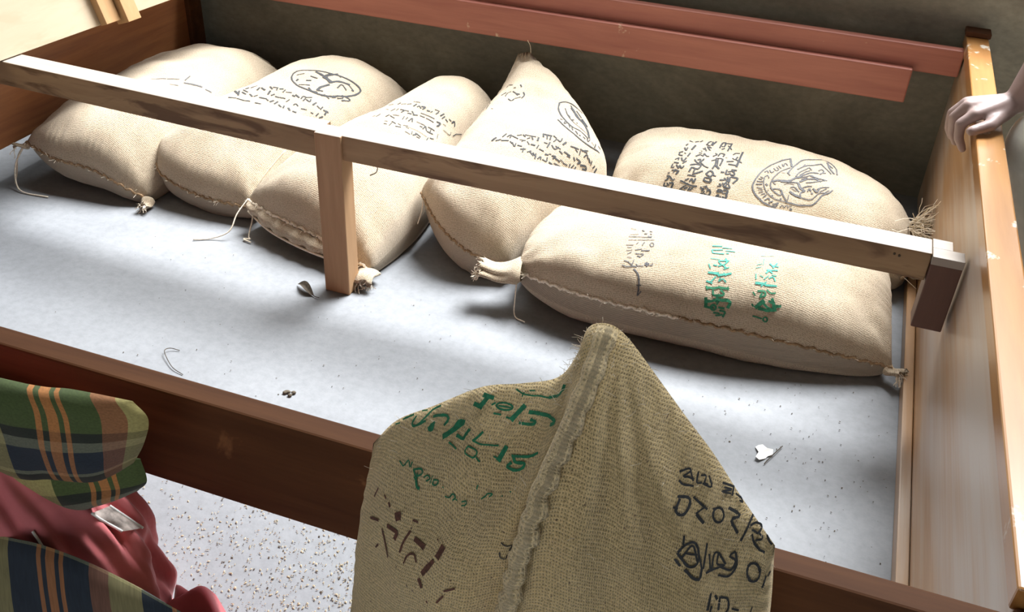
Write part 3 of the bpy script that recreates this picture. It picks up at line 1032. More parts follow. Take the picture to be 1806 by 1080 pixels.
   [29,1996,974,2000,844,2085,852],
   [26,2079,993,2142,895],
   [35,2162,1010,2272,1061,2251,850],
   [28,3087,4966,3160,5470,3268,5602,3218,4954],
   [34,3373,5815,3259,5006],
   [27,3048,4818,3179,4819],
   [21,2965,4281,3011,4233],
   [24,3023,4418,3081,4140],
   [18,2918,3948,2950,3953],
   [36,3101,4607,3230,4645],
   [27,3126,4528,3201,4330],
   [24,2868,3666,2950,3732],
   [27,2786,3268,2919,3506,3007,3475,3033,3802,3108,3605,3191,3663],
   [30,2769,2912,2846,2737,2930,2741,3056,3202],
   [27,2869,2999,2945,3119,2941,2874],
   [32,2666,2365,2820,2529,3003,2618],
   [24,2990,2786,3111,2568,3240,2510],
   [35,2678,1885,2726,2186],
   [26,2756,2207,2835,2164,2821,1932],
   [29,2854,2176,2952,2242,3007,2564],
   [26,2672,1632,2795,1660,2918,1684],
   [32,2817,1801,2929,1907,3090,2127],
   [29,2639,1307,2726,1421],
   [32,2789,1306,2824,1472,2917,1308,2941,1528],
   [32,2497,1216,2759,1123,3044,1151],
   [26,2543,831,2658,987,2712,1040],
   [26,2610,812,2722,790],
   [29,2680,883,2768,974],
   [26,2810,884,2846,1021],
   [29,2869,920,2937,1054],
   [31,3509,4928,3592,5881,3698,6133,3663,5368,3579,5229],
   [34,3678,6001,3914,6128],
   [31,3914,6128,3782,4873],
   [28,3790,5674,3904,5194],
   [27,3589,4843,3669,5066],
   [27,3332,3778,3447,4067,3400,4184],
   [30,3493,3933,3564,4358,3691,4338,3658,4006],
   [27,3315,3198,3430,3375],
   [33,3444,3544,3451,2991,3385,2500],
   [33,3444,3544,3648,3628,3600,2904],
   [27,3510,3430,3514,2683],
   [37,3462,2823,3581,2609],
   [35,3228,2003,3342,2277,3443,2100,3406,1885],
   [29,3234,1961,3373,1824],
   [29,3434,1996,3541,1963],
   [29,3201,1598,3242,1745,3326,1727],
   [35,3207,1564,3363,1498,3446,1618,3360,1778],
   [32,3180,1151,3295,1109,3248,1041],
   [26,3271,1231,3363,1279],
   [29,3330,1240,3433,1143,3413,1038],
   [29,3220,878,3313,930,3335,1016],
   [38,3366,867,3494,874,3542,1018,3477,1133],
   [27,3979,4526,4059,4824,4184,4938],
   [42,4285,5127,4120,3151],
   [30,3968,3964,4053,3883,4127,4273],
   [30,3799,3436,3998,3631],
   [30,4073,3903,4264,3675],
   [33,3871,3250,4094,3252],
   [18,3744,3889,3784,3910],
   [32,3682,2393,3762,2426],
   [32,3845,2673,3833,2314,3964,2455],
   [26,3894,2564,4026,2684],
   [35,3999,2779,4139,2802],
   [32,4045,2693,4108,2436,3992,2375],
   [29,3708,1800,3841,1884],
   [29,3825,2012,3928,1847,3876,1639],
   [32,3915,2121,3996,1802,3991,2174],
   [35,4025,2242,4230,2217,4133,1856],
   [26,3724,1558,3800,1478,3692,1385],
   [29,3813,1647,3907,1456,3951,1682],
   [29,3989,1707,4069,1480,3888,1446],
   [32,3723,1132,3781,1255,3902,1167,3749,1112],
   [35,3920,1281,4039,1305,4049,1057],
   [26,3915,1104,4010,1143],
   [35,3741,876,3800,973,3827,850],
   [26,3872,921,3918,812],
   [35,3955,918,4032,856,4071,1000],
  ],
  'emblem': [
   [30,5819,4892,5435,4349,5068,3586,4821,2592,4735,1994,4809,1646,5040,1324,5297,1081,5568,954,5642,1019,5659,1176],
   [40,5810,4884,5846,4006],
   [19,5125,2802,5042,2651,5042,2234,5124,1899,5303,1587,5564,1365,5912,1277],
   [22,5789,3834,5586,3476,5378,2922,5275,2530,5260,2201,5319,1949,5456,1759,5625,1616,5660,1724,5593,1940,5460,1980,5357,1938],
   [25,5611,1942,5737,1596,5912,1277],
   [27,5912,1277,6212,1263,6564,1305,6687,1389,6768,1607,6855,1966,7027,2207,7119,2440],
   [29,5736,3306,5904,4050,6210,5027,6627,5584,6974,6352,7175,6099,7325,5443,7312,4505],
   [20,5699,3279,5798,3109],
   [40,7076,5889,7099,5073,7204,4505],
   [29,7089,5551,7208,5226],
   [32,6824,5193,6960,4757,7099,4359],
   [29,6824,5193,6525,4654,6288,4396,6035,3853],
   [20,6273,4526,6190,4193],
   [23,5982,3117,6108,3605,6280,3979,6397,4245,6467,4024],
   [23,6108,3293,6277,3721,6410,3929],
   [37,6058,3049,6220,3366,6424,3692,6670,3817],
   [26,6700,4167,6804,4413,6857,4226,6727,3781],
   [26,6813,4043,6915,4174],
   [39,5301,2439,5475,2553,5798,2643,5969,2959,6111,3128],
   [28,5553,2496,5841,2541,6059,2612],
   [17,5328,2343,5409,2255],
   [22,6060,3003,6276,3217,6457,3403,6585,3158],
   [36,6126,2747,6334,3027,6549,3083,6734,2968],
   [34,6439,3334,6658,3203,6927,3313],
   [20,6308,2706,6554,2803,6886,3204],
   [17,6154,2950,6331,3154],
   [47,6079,2572,6155,2289,6302,2102],
   [14,5659,2325,5742,2404,5960,2412],
   [22,5874,2157,5975,2244,6150,2003],
   [41,5889,1897,6037,1759,6235,1677],
   [25,6232,1693,6212,1951,6302,2102],
   [14,5918,2097,6075,2009],
   [22,6243,2319,6359,2428,6482,2443],
   [25,6407,2126,6426,2280,6494,2132],
   [33,6548,2294,6676,2085,6722,2339],
   [19,6656,2275,6804,2470,7001,2608],
   [19,6759,2149,6934,2462],
   [17,6889,2139,7013,2368],
   [28,6524,2021,6558,1967],
   [19,6235,1677,6535,1608,6647,1791,6737,2021,6906,2148],
   [14,5881,1711,5903,1402],
   [25,5021,3056,5090,3208,5133,3042],
   [22,5163,3312,5224,3075,5293,3210],
   [20,5289,3563,5365,3299,5437,3464,5379,3707],
   [20,5433,3844,5510,3640],
   [23,5546,4114,5584,3862,5623,4235],
   [23,5661,4290,5715,4068],
   [22,4833,2259,4998,2302],
   [22,4871,2445,4965,2453],
   [19,4915,2599,4994,2545],
   [25,4837,2068,4998,2142],
   [17,4878,1913,5030,1900],
   [17,4934,1808,5063,1807],
   [17,4978,1657,5097,1719],
   [19,5067,1570,5166,1640],
   [22,5150,1428,5231,1581],
   [22,5236,1278,5323,1380,5378,1291],
   [25,5389,1156,5480,1242],
   [22,5516,1088,5659,1176],
   [16,5537,1001,5593,1071],
   [16,5760,995,5808,1097,5889,999],
   [16,5892,1059,5947,1132,6010,1030],
   [35,6074,1003,6114,997],
   [16,6006,1116,6074,1144],
   [17,5127,2777,5175,2615],
   [33,5122,2189,5167,2133],
   [19,5222,1859,5242,1845],
   [25,5397,1571,5422,1553],
   [27,5678,1430,5703,1411],
   [11,5533,3171,5645,3183],
  ],
 },
 'D': {
  'emblem': [
   [31,6660,5707,6529,5257,6865,4822,7492,4495,8046,4482,8593,4339],
   [23,6660,5707,7148,5900,7788,5989,8576,5991],
   [18,7049,5503,7247,5058,7876,4727,8580,4629],
   [59,7599,5694,7904,5350,8327,5175,8514,4812,8608,4472],
   [23,7584,5855,7774,5590],
   [50,8256,5374,8553,5235],
   [32,7963,5698,8212,5444],
   [32,7194,5162,7314,5088],
   [27,7436,4969,7570,5027],
   [22,7753,4935,7815,4927],
   [31,6579,4550,7319,4227,8198,4034,8910,4057,9381,4296],
   [22,6700,4676,6829,4658],
   [22,7013,4678,7014,4469,7151,4607],
   [22,7295,4535,7420,4371],
   [22,7515,4431,7650,4278],
   [31,7818,4302,8013,4182],
   [26,8132,4184,8191,4186],
   [22,8340,4229,8480,4207],
   [22,8556,4286,8685,4180,8695,4389],
   [22,8847,4334,8998,4277],
   [27,9046,4520,9086,4229],
   [27,9234,4665,9372,4686],
  ],
  'ink_black': [
   [30,6681,3423,6842,3311],
   [30,6681,3423,7139,3499],
   [26,6938,3420,7102,3306],
   [26,7150,3446,7272,3317],
   [21,7220,3529,7484,3471,7527,3313],
   [26,7571,3453,7787,3430,7713,3570],
   [34,8065,3492,8053,3373],
   [26,8406,3469,8750,3576],
   [21,8671,3502,8835,3477],
   [26,8798,3631,9114,3719],
   [21,8874,3577,8992,3459],
   [22,8921,3633,9030,3838],
   [26,9173,3550,9181,3674,9324,3623],
   [30,9346,3652,9466,3620],
   [26,9484,3694,9532,3623],
   [30,9646,3725,9650,3639],
   [39,9712,3785,9769,3618],
   [26,5433,3032,5623,3114],
   [26,5726,3136,5965,3068],
   [21,5829,3158,6511,3188],
   [21,6195,3005,6270,3087],
   [26,6310,3147,6537,3042],
   [34,6702,3189,6826,3066],
   [25,7213,3105,7377,3123],
   [30,7433,3209,7591,2985],
   [25,7667,3138,7984,3056,8022,3192],
   [21,7864,3173,8195,3161],
   [25,8258,3083,8505,3048],
   [26,8469,3147,8799,3181],
   [21,8730,3105,8883,3130],
   [30,8970,3234,9107,3192],
   [30,9070,3291,9282,3324,9271,3212],
   [34,9374,3271,9467,3416,9575,3397,9509,3275],
   [30,4730,2753,4738,2942],
   [26,5014,2811,5072,2965,5241,2808],
   [26,5204,2925,5715,2872],
   [21,5886,2852,6244,2886],
   [17,6130,2785,6153,2858],
   [21,6400,2873,6673,2786],
   [30,6756,2818,6973,2847],
   [21,7215,2778,7137,2908],
   [25,7392,2789,7651,2789],
   [29,7896,2719,8028,2757],
   [17,8016,2802,8111,2823],
   [25,8215,2800,8396,2846,8382,2740],
   [30,8482,2795,8735,2801],
   [17,8688,2866,8896,2859],
   [21,8931,2840,9105,2892],
   [25,9217,2906,9139,2985],
   [21,9291,2940,9257,3070],
   [26,9397,3031,9354,3092],
   [34,4332,2461,4404,2615],
   [30,4580,2507,4814,2605],
   [30,4941,2574,5331,2660],
   [25,5514,2637,5789,2557],
   [25,5707,2607,6069,2473],
   [21,5986,2612,6118,2487],
   [29,6204,2565,6445,2589],
   [25,6568,2471,6791,2546],
   [21,6651,2548,6817,2404],
   [21,7024,2486,7128,2588],
   [25,7138,2541,7470,2459],
   [25,7304,2562,7637,2479],
   [25,7475,2578,7705,2396],
   [25,7817,2450,7829,2563,7979,2472],
   [21,8051,2508,8281,2529,8133,2655],
   [29,8420,2565,8598,2578],
   [21,8622,2640,8986,2699],
   [19,1923,6534,2090,6722,2624,6399],
   [19,2871,6058,3044,6040],
   [24,3379,6233,3513,6094],
   [23,2065,5543,2347,5780],
   [19,2461,5391,2479,5680,2735,5822],
   [23,2903,5807,3393,5563],
   [23,3200,5665,3517,5645],
   [28,3773,5806,3897,5649,3740,5420],
   [28,2793,5181,3080,5036,3208,5258],
   [19,3266,5301,3652,5467],
   [33,1356,4652,1226,5349],
   [14,1938,4350,2136,4285],
  ],
 },
 'B': {
  'emblem': [
   [34,4416,5465,4160,5820,4598,6194,5617,6369,6814,6562,7886,6720,8478,6721,8588,6472,8441,5893,8045,5394,7155,5091,5792,5064,4853,5242,4416,5465],
   [51,7058,5843,6918,5523,6987,5252],
   [34,6987,5252,7290,5349],
   [51,5375,6222,6118,6155,6946,5976],
   [51,6946,5976,7255,6260,7825,6498],
   [29,6118,6155,6364,6487,7128,6601],
   [29,6605,6078,6296,6221],
   [29,5445,5869,5924,5915],
   [28,7654,5934,7602,6212,8056,6150],
   [23,7882,6458,8313,6410],
   [34,5549,5561,5765,5659],
   [40,4989,5448,5030,5351],
   [17,4579,5659,4877,5885],
   [23,5521,5171,6162,5354],
   [29,7038,6535,6573,6599],
   [40,6296,6221,6622,6629],
   [40,8225,6376,8287,6409],
   [34,7295,6647,7377,6667],
   [57,6201,6100,6919,6054],
   [34,6357,5179,6819,5071,7131,5163],
   [28,7528,5146,7635,5250],
   [28,7818,5250,8039,5226],
   [28,8107,5355,8232,5448],
   [28,8372,5474,8515,5670,8290,5757,8760,5919,8629,5539],
  ],
  'ink_black': [
   [34,4220,4436,4602,4325],
   [28,4497,4442,4819,4475],
   [28,4819,4475,4948,4345],
   [34,5013,4471,5156,4551],
   [28,5423,4396,5340,4553],
   [22,5593,4461,5925,4544],
   [33,6184,4449,6385,4443],
   [33,6318,4536,6708,4476],
   [28,6905,4471,6835,4620,7074,4644],
   [28,7181,4421,7117,4565],
   [28,7247,4544,7569,4521,7421,4659],
   [22,7074,4644,7290,4789],
   [33,7978,4446,7898,4652],
   [27,8182,4540,8380,4530],
   [27,8475,4527,8385,4687],
   [33,8612,4605,8826,4691],
   [38,8869,4504,8746,4685],
   [28,2743,3981,2817,4109],
   [23,2962,4142,3065,4422],
   [39,3653,4094,3554,4260],
   [39,3696,4290,4177,4183],
   [39,4856,3966,4687,4169],
   [28,5113,3982,5174,4106],
   [28,5392,4037,5636,4060],
   [22,5693,4081,6056,4146],
   [22,6362,4029,6357,4190],
   [27,7062,4011,7074,4109,7366,4052],
   [22,7720,4010,8031,4097],
   [22,8371,4112,8513,4135],
   [27,8729,4166,8679,4301],
   [27,8913,4214,8923,4365],
   [50,2128,3712,3033,3466],
   [39,2583,3732,3215,3379],
   [39,2958,3709,3498,3595],
   [28,2743,3871,3289,3805],
   [39,3717,3687,4198,3543],
   [33,4314,3584,4324,3731],
   [33,4717,3627,5096,3681],
   [28,5149,3703,5446,3647],
   [38,5647,3643,5669,3783],
   [33,6048,3634,5963,3830],
   [33,6392,3657,6780,3555],
   [33,7007,3536,6778,3706],
   [43,7188,3689,7456,3596],
   [33,7640,3646,7825,3696],
   [22,8285,3795,8511,3819],
   [38,8574,3835,8698,3919],
   [28,3070,3006,3501,3144],
   [28,3640,3126,4356,3118],
   [22,4419,3135,4718,3182],
   [33,5165,3200,5523,3263],
  ],
 },
 'C': {
  'ink_black': [
   [22,2373,5168,2659,5262],
   [22,3069,5112,3464,5127],
   [22,4006,5116,4101,5212],
   [26,4412,5104,4762,5176],
   [26,5003,5157,5270,5231],
   [17,5240,5402,5886,5468],
   [30,5734,5163,5770,5307],
   [26,6096,5205,6151,5289,6445,5260],
   [30,6382,5346,6711,5419,6625,5287],
   [26,7019,5388,7252,5456],
   [17,7361,5464,7432,5553],
   [17,7503,5703,7876,5841],
   [22,7806,5622,7873,5779],
   [26,8160,5771,8260,5981],
   [26,8382,5794,8436,5964],
   [26,8600,5953,8793,5993],
   [22,8759,6142,8921,6200],
   [31,9031,6215,9117,6378,9272,6306],
   [13,2305,4589,3136,4452],
   [13,2834,4600,3332,4621],
   [17,3671,4631,4038,4579],
   [17,4455,4501,4558,4688],
   [13,4858,4580,4889,4713],
   [26,5126,4689,5466,4717,5442,4575],
   [21,5528,4737,5851,4782],
   [25,5935,4685,6229,4750],
   [26,6089,4877,6457,4799],
   [25,6403,4771,6703,4900],
   [17,6752,5107,7952,5422],
   [21,6880,4983,7246,5094],
   [21,7419,5127,8096,5282],
   [30,8273,5453,8543,5580,8490,5337],
   [21,8458,5557,8576,5426],
   [13,8685,5710,8879,5816],
   [17,3780,3896,3859,3987],
   [13,4042,3933,4023,4171],
   [25,4744,4057,4800,4219],
   [21,4961,4180,5542,4110],
   [17,5048,4280,5544,4364],
   [17,6081,4283,5966,4453],
   [17,6281,4390,6257,4513],
   [25,6582,4391,6589,4615,6848,4472],
   [17,7089,4633,7755,4817],
   [29,7569,4605,7717,4645],
   [25,7873,4618,7857,4823,8156,4711],
   [21,8063,4901,8571,5081],
   [29,8250,4721,8653,4889],
   [21,8350,4935,8477,4788],
   [13,8875,5185,9032,5012],
   [13,8919,5587,9361,5846,9332,6002],
   [17,9490,6063,9579,6370,9688,6670],
   [21,5373,3608,5589,3632],
   [17,5171,3772,5388,3796],
   [17,5883,3613,5801,3812],
   [21,5674,3884,6079,3860],
   [21,6291,3737,6638,3856],
   [17,6216,3940,6492,3942],
   [21,6626,4029,6930,4135],
   [17,6914,4029,7138,4068],
   [10,7042,4127,8503,4490],
   [16,7171,3815,7551,3871],
   [17,7635,3939,7509,4081],
   [29,7771,3975,7938,4185],
   [29,7799,4147,8204,4208],
   [21,8041,4052,8231,4123],
   [17,8659,4383,8628,4548],
   [21,8724,4627,8909,4796],
  ],
 },
 'A': {
  'ink_soft': [
   [18,5149,3822,5943,4110],
   [18,6035,4125,6736,4364],
   [29,7163,4442,7085,4771],
   [40,7320,4299,7775,4465],
   [40,7822,4472,8313,4644],
   [32,8606,4671,8908,4768],
   [22,6745,3832,7208,3986],
  ],
 },
}

def ribbon_print(key, mat, strokes, name):
    lst = []
    for s in strokes:
        w = s[0]*1e-4*(1.55 if key == 'G' and mat == 'ink_green' else 1.3 if key == 'G' else 1.4)
        pts = [(s[i]*1e-4, s[i+1]*1e-4) for i in range(1, len(s), 2)]
        if len(pts) > 2:
            pts = [tuple(q) for q in spline(pts, 4*len(pts))]
        P = []
        for (a, b_), (c, d) in zip(pts[:-1], pts[1:]):
            p0, _ = surf(key, a, b_); p1, _ = surf(key, c, d)
            n = max(1, int((p1-p0).length/.004))
            for k in range(n):
                t = k/n
                P.append((a+(c-a)*t, b_+(d-b_)*t))
        P.append(pts[-1])
        Q = [surf(key, *p) for p in P]
        # lengthen the ends by half the pen width, as a round nib would
        V, F = [], []
        n = len(Q)
        for i in range(n):
            p, nn = Q[i]
            t = Q[min(i+1, n-1)][0]-Q[max(i-1, 0)][0]
            if t.length < 1e-9:
                t = Vector((1, 0, 0))
            t.normalize()
            sd = nn.cross(t)
            if sd.length < 1e-6:
                sd = nn.orthogonal()
            sd.normalize()
            ww = w*.5*(.86+.28*noise.noise(Vector((i*.9, s[1]*.01, w*900))))
            e = (-t if i == 0 else t)*w*.28 if i in (0, n-1) else Vector((0, 0, 0))
            q = p+nn*.0011+e
            V += [q-sd*ww, q+sd*ww]
            if i:
                F.append([2*i-2, 2*i, 2*i+1, 2*i-1])
        lst.append((V, F))
    mesh_obj(name, *join_vf(lst), mat, SACK[key]['root'], kind='stuff')

for _k, inks in PRINT.items():
    for _m, st in inks.items():
        if _m == 'emblem':
            ribbon_print(_k, 'ink_soft' if _k == 'E' else 'ink_black', st, 'emblem')
        else:
            ribbon_print(_k, _m, st, 'lettering')

# ------------------------------------------------------------------ clothes of a squatting person, built as a heap, lower left
def grid_vf(A, closed_u=False):
    nu, nv = A.shape[:2]
    V = A.reshape(-1, 3).tolist()
    F = []
    for i in range(nu if closed_u else nu-1):
        for j in range(nv-1):
            i2 = (i+1) % nu
            F.append([i*nv+j, i2*nv+j, i2*nv+j+1, i*nv+j+1])
    return V, F

pk = thing('pink_cloth', (.035, -.93, 0), 'faded pink cotton clothing of a squatting person, built as a heap under the plaid cloth', 'cloth')
prof_z = [0, .05, .1, .19, .24, .30, .35, .39, .415, .425]
prof_r = [.27, .27, .27, .27, .265, .25, .215, .15, .08, .0]
nt_, nz_ = 220, 70
A = np.zeros((nt_, nz_, 3))
for i in range(nt_):
    th = 2*math.pi*i/nt_
    for j in range(nz_):
        t = j/(nz_-1)*(len(prof_z)-1)
        k = min(int(t), len(prof_z)-2)
        z = prof_z[k]*(1-(t-k))+prof_z[k+1]*(t-k)
        r = prof_r[k]*(1-(t-k))+prof_r[k+1]*(t-k)
        w = min(1, r/.2)
        fold = .006*w*math.sin(7*th+9*z+1.5*math.sin(3*th))+.005*w*math.sin(19*th-24*z+2*math.sin(5*th+11*z))+.0035*w*math.sin(31*th+37*z)
        nn = .018*w*noise.noise(Vector((math.cos(th)*3, math.sin(th)*3, z*9)))+.010*w*noise.noise(Vector((math.cos(th)*8, math.sin(th)*8, z*26)))
        A[i, j] = (.035+(r+fold+nn)*math.cos(th), -.93+(r*.42+fold*.6+nn*.6)*math.sin(th), max(.001, z+.02*noise.noise(Vector((th*2, z*6, 3)))*(z > .05)))
mesh_obj('draped_cloth', *grid_vf(A, True), 'pink', pk, smooth=True)
# trailing crimson hem at its side
hem = np.zeros((60, 22, 3))
for i in range(60):
    s = i/59
    for j in range(22):
        t = j/21
        x = .30+.155*s
        z0 = .205-.02*s+.014*math.sin(9*s)+.008*math.sin(21*s)
        dz = (.5-abs(t-.5))*2
        hem[i, j] = (x+.02*t+.012*math.sin(11*s+4*t), -.885-.075*t-.01*math.sin(14*s), max(.002, z0*(1-.02*t)*(1-abs(t-.35)**2*1.4)+.010*math.sin(17*s+9*t)*dz))
# let its far and near edges hang to the floor
extra = np.zeros((60, 2, 3))
extra[:, 0] = hem[:, 0]+np.array([.02, .03, 0]); extra[:, 0, 2] = .002
extra[:, 1] = hem[:, -1]+np.array([.03, -.04, 0]); extra[:, 1, 2] = .002
hem = np.concatenate([extra[:, :1], hem, extra[:, 1:]], 1)
mesh_obj('crimson_hem', *grid_vf(hem), 'pink_dark', pk, smooth=True, label='crimson trailing hem')
# printed patch with white piping
pa = spline([(.2593, -.9434, .3421), (.2635, -.9385, .330), (.2674, -.9330, .3190), (.2809, -.9295, .3086)], 16)
pm = spline([(.2565, -.9283, .3322), (.2691, -.9258, .3221), (.2759, -.9249, .3176), (.288, -.9217, .3065)], 16)
pb = spline([(.2568, -.9154, .3257), (.2689, -.9118, .3131), (.2748, -.9099, .3065), (.2857, -.9049, .2916)], 16)
pt_ = np.stack([pa, (pa+pm)/2, pm, (pm+pb)/2, pb], 1)+np.array([.0045, -.0025, .0045])
mesh_obj('printed_patch', *grid_vf(pt_), 'print', pk, smooth=True)
for side in (0, -1):
    mesh_obj('piping', *tube_vf([Vector(p) for p in pt_[:, side]], .0016, 5), 'paper', pk, smooth=True)
mesh_obj('piping', *tube_vf([Vector(p) for p in spline([(.2200, -.987, .3415), (.2285, -.989, .3290), (.240, -.994, .318)], 12)], .0016, 5), 'paper', pk, smooth=True)

def cloth_pad(name, parent, B, R, T, L, th, nrm, uvs0, uvs1, seed, mat='plaid', nu=70, nv=44, wrinkle=.006):
    b_, r_, t_, l_ = spline(B, nu), spline(R, nv), spline(T, nu), spline(L, nv)
    nrm = np.array(nrm, float); nrm /= np.linalg.norm(nrm)
    V, UV, F = [], [], []
    for side in (1, -1):
        k0 = len(V)
        for i in range(nu):
            for j in range(nv):
                u, v = i/(nu-1), j/(nv-1)
                g = ((1-v)*b_[i]+v*t_[i]+(1-u)*l_[j]+u*r_[j]-((1-u)*(1-v)*b_[0]+u*(1-v)*b_[-1]+(1-u)*v*t_[0]+u*v*t_[-1]))
                pr = max(0, (1-abs(2*u-1)**4)*(1-abs(2*v-1)**2.6))**.5
                w = wrinkle*(hn(g, 10, seed)+.6*hn((g[0]*.4, g[1], g[2]), 34, seed+2))*pr+.3*wrinkle*math.sin(u*30+v*9)*pr
                p = g+nrm*(side*th*pr+w)
                p[2] = max(p[2], .002)
                V.append(p)
                UV.append((uvs0[0]+(uvs1[0]-uvs0[0])*u, uvs0[1]+(uvs1[1]-uvs0[1])*v))
        for i in range(nu-1):
            for j in range(nv-1):
                F.append([k0+i*nv+j, k0+(i+1)*nv+j, k0+(i+1)*nv+j+1, k0+i*nv+j+1])
    return mesh_obj(name, V, F, mat, parent, smooth=True, uvs=UV)

pl = thing('plaid_cloth', (.1, -.96, .40), 'folded green, orange and navy plaid cloth on top of the pink heap', 'cloth')
cloth_pad('upper_fold', pl,
          [(-.16, -.96, .395), (.15, -.95, .37), (.232, -.95, .388), (.291, -.95, .408), (.343, -.95, .452)],
          [(.343, -.95, .452), (.362, -.95, .485), (.374, -.95, .52), (.360, -.95, .538)],
          [(-.16, -.96, .50), (.197, -.95, .515), (.29, -.95, .53), (.360, -.95, .538)],
          [(-.16, -.96, .395), (-.18, -.96, .45), (-.16, -.96, .50)], .028, (.35, -.8, .5), (-1.53, 1.0), (.98, .03), 3)
cloth_pad('lower_fold', pl,
          [(-.16, -.95, .30), (.10, -.945, .285), (.19, -.94, .305), (.285, -.94, .365), (.330, -.94, .40)],
          [(.330, -.94, .40), (.345, -.94, .42), (.343, -.94, .45)],
          [(-.16, -.95, .43), (.15, -.94, .41), (.25, -.94, .425), (.343, -.94, .45)],
          [(-.16, -.95, .30), (-.18, -.95, .37), (-.16, -.95, .43)], .022, (.35, -.8, .5), (-.68, .62), (1.72, .1), 5)
pl2 = thing('plaid_cloth', (.25, -1.0, 0), 'second plaid cloth, mostly navy, hanging at the bottom left corner', 'cloth')
cloth_pad('hanging_fold', pl2,
          [(.0, -1.05, .01), (.2, -1.06, .01), (.46, -1.04, .01)],
          [(.46, -1.04, .01), (.45, -1.02, .15), (.425, -1.01, .33)],
          [(.0, -1.0, .30), (.189, -1.0, .335), (.257, -1.0, .345), (.33, -1.0, .338), (.425, -1.01, .33)],
          [(.0, -1.05, .01), (-.01, -1.02, .15), (.0, -1.0, .30)], .03, (.5, -.8, .3), (-1.05, .835), (1.46, .60), 8)

# ------------------------------------------------------------------ person holding the footboard (mostly out of frame)
per = thing('person', (1.55, .45, 0), 'person in off-white clothes crouching behind the footboard, one hand gripping its top', 'person')
def capsule(a, b, ra, rb, n=8, sides=14):
    a, b = Vector(a), Vector(b)
    d = (b-a)
    L = max(d.length, 1e-5); d.normalize()
    pts, rad = [], []
    for k in range(5):
        t = math.pi/2*(1-k/4)
        pts.append(a-d*ra*math.sin(t)); rad.append(max(ra*math.cos(t), 1e-4))
    for k in range(1, 5):
        pts.append(a+d*L*k/5); rad.append(ra+(rb-ra)*k/5)
    for k in range(5):
        t = math.pi/2*k/4
        pts.append(b+d*rb*math.sin(t)); rad.append(max(rb*math.cos(t), 1e-4))
    return tube_vf(pts, rad, sides)

def ellipsoid(c, r, seg=18, rings=12):
    V, F = [], []
    for i in range(rings+1):
        ph = math.pi*i/rings
        for k in range(seg):
            th = 2*math.pi*k/seg
            V.append(Vector((c[0]+r[0]*math.sin(ph)*math.cos(th), c[1]+r[1]*math.sin(ph)*math.sin(th), c[2]+r[2]*math.cos(ph))))
    for i in range(rings):
        for k in range(seg):
            F.append([i*seg+k, i*seg+(k+1) % seg, (i+1)*seg+(k+1) % seg, (i+1)*seg+k])
    return V, F

def fused(name, shapes, mat, parent, voxel, smooth_it=6, label=None):
    """fuse overlapping tapered volumes into one continuous skin"""
    vs, fs = join_vf(shapes)
    o = mesh_obj(name, vs, fs, mat, parent)
    md = o.modifiers.new('fuse', 'REMESH'); md.mode = 'VOXEL'; md.voxel_size = voxel; md.use_smooth_shade = True
    ms = o.modifiers.new('relax', 'SMOOTH'); ms.iterations = smooth_it; ms.factor = .5
    bpy.context.view_layer.update()
    dg = bpy.context.evaluated_depsgraph_get()
    me = bpy.data.meshes.new_from_object(o.evaluated_get(dg))
    o.modifiers.clear()
    o.data = me
    if not me.materials:
        me.materials.append(MAT[mat])
    for p in me.polygons:
        p.use_smooth = True
    if label:
        o['label'] = label
    return o

S_ = []
W = (1.238, .412, .492)
mcp = [(1.168, .358, .473), (1.156, .381, .479), (1.155, .404, .477), (1.162, .425, .470)]
pip = [(1.149, .350, .455), (1.139, .380, .455), (1.136, .407, .452), (1.141, .430, .448)]
dip = [(1.153, .352, .428), (1.144, .388, .424), (1.139, .415, .421), (1.140, .438, .424)]
tip = [(1.166, .356, .406), (1.156, .396, .401), (1.149, .424, .400), (1.148, .445, .408)]
for k in range(4):
    r = (.0105, .0108, .0102, .009)[k]
    S_.append(capsule(W, mcp[k], .017, r*1.2))
    S_.append(capsule(mcp[k], pip[k], r*1.12, r))
    S_.append(capsule(pip[k], dip[k], r, r*.88))
    S_.append(capsule(dip[k], tip[k], r*.88, r*.72))
S_.append(capsule(W, (1.216, .380, .473), .018, .0155))
S_.append(capsule((1.216, .380, .473), (1.196, .342, .464), .0145, .0122))
S_.append(capsule((1.196, .342, .464), (1.166, .320, .456), .0118, .0095))
S_.append(ellipsoid((1.195, .398, .475), (.036, .026, .013)))
E1 = (1.312, .445, .735)
SH = (1.49, .60, .98)
S_.append(capsule(W, (1.262, .424, .560), .0235, .033))
S_.append(capsule((1.262, .424, .560), E1, .034, .041))
S_.append(capsule(E1, SH, .042, .052))
# other arm resting on the raised knee
S_.append(capsule((1.52, .26, .97), (1.43, .20, .72), .048, .036))
S_.append(capsule((1.43, .20, .72), (1.36, .30, .53), .035, .023))
S_.append(ellipsoid((1.345, .325, .505), (.03, .035, .016)))
for k in range(4):
    S_.append(capsule((1.34, .335+.004*k, .503), (1.315-.004*k, .35+.018*k, .485), .010, .008))
S_.append(capsule((1.345, .31, .505), (1.32, .30, .485), .011, .009))
# trunk, neck, head
S_.append(capsule((1.66, .43, .36), (1.60, .43, .60), .125, .120))
S_.append(capsule((1.60, .43, .60), (1.53, .43, .88), .120, .125))
S_.append(capsule((1.51, .30, .95), (1.50, .56, .95), .062, .062))
S_.append(capsule((1.51, .43, .98), (1.47, .43, 1.12), .055, .050))
S_.append(ellipsoid((1.435, .43, 1.215), (.092, .075, .112)))
S_.append(ellipsoid((1.40, .43, 1.165), (.06, .055, .065)))
S_.append(capsule((1.345, .43, 1.225), (1.325, .43, 1.190), .010, .015))
S_.append(ellipsoid((1.355, .43, 1.150), (.016, .026, .010)))
for s in (-1, 1):
    S_.append(ellipsoid((1.445, .43+s*.078, 1.205), (.018, .010, .03)))
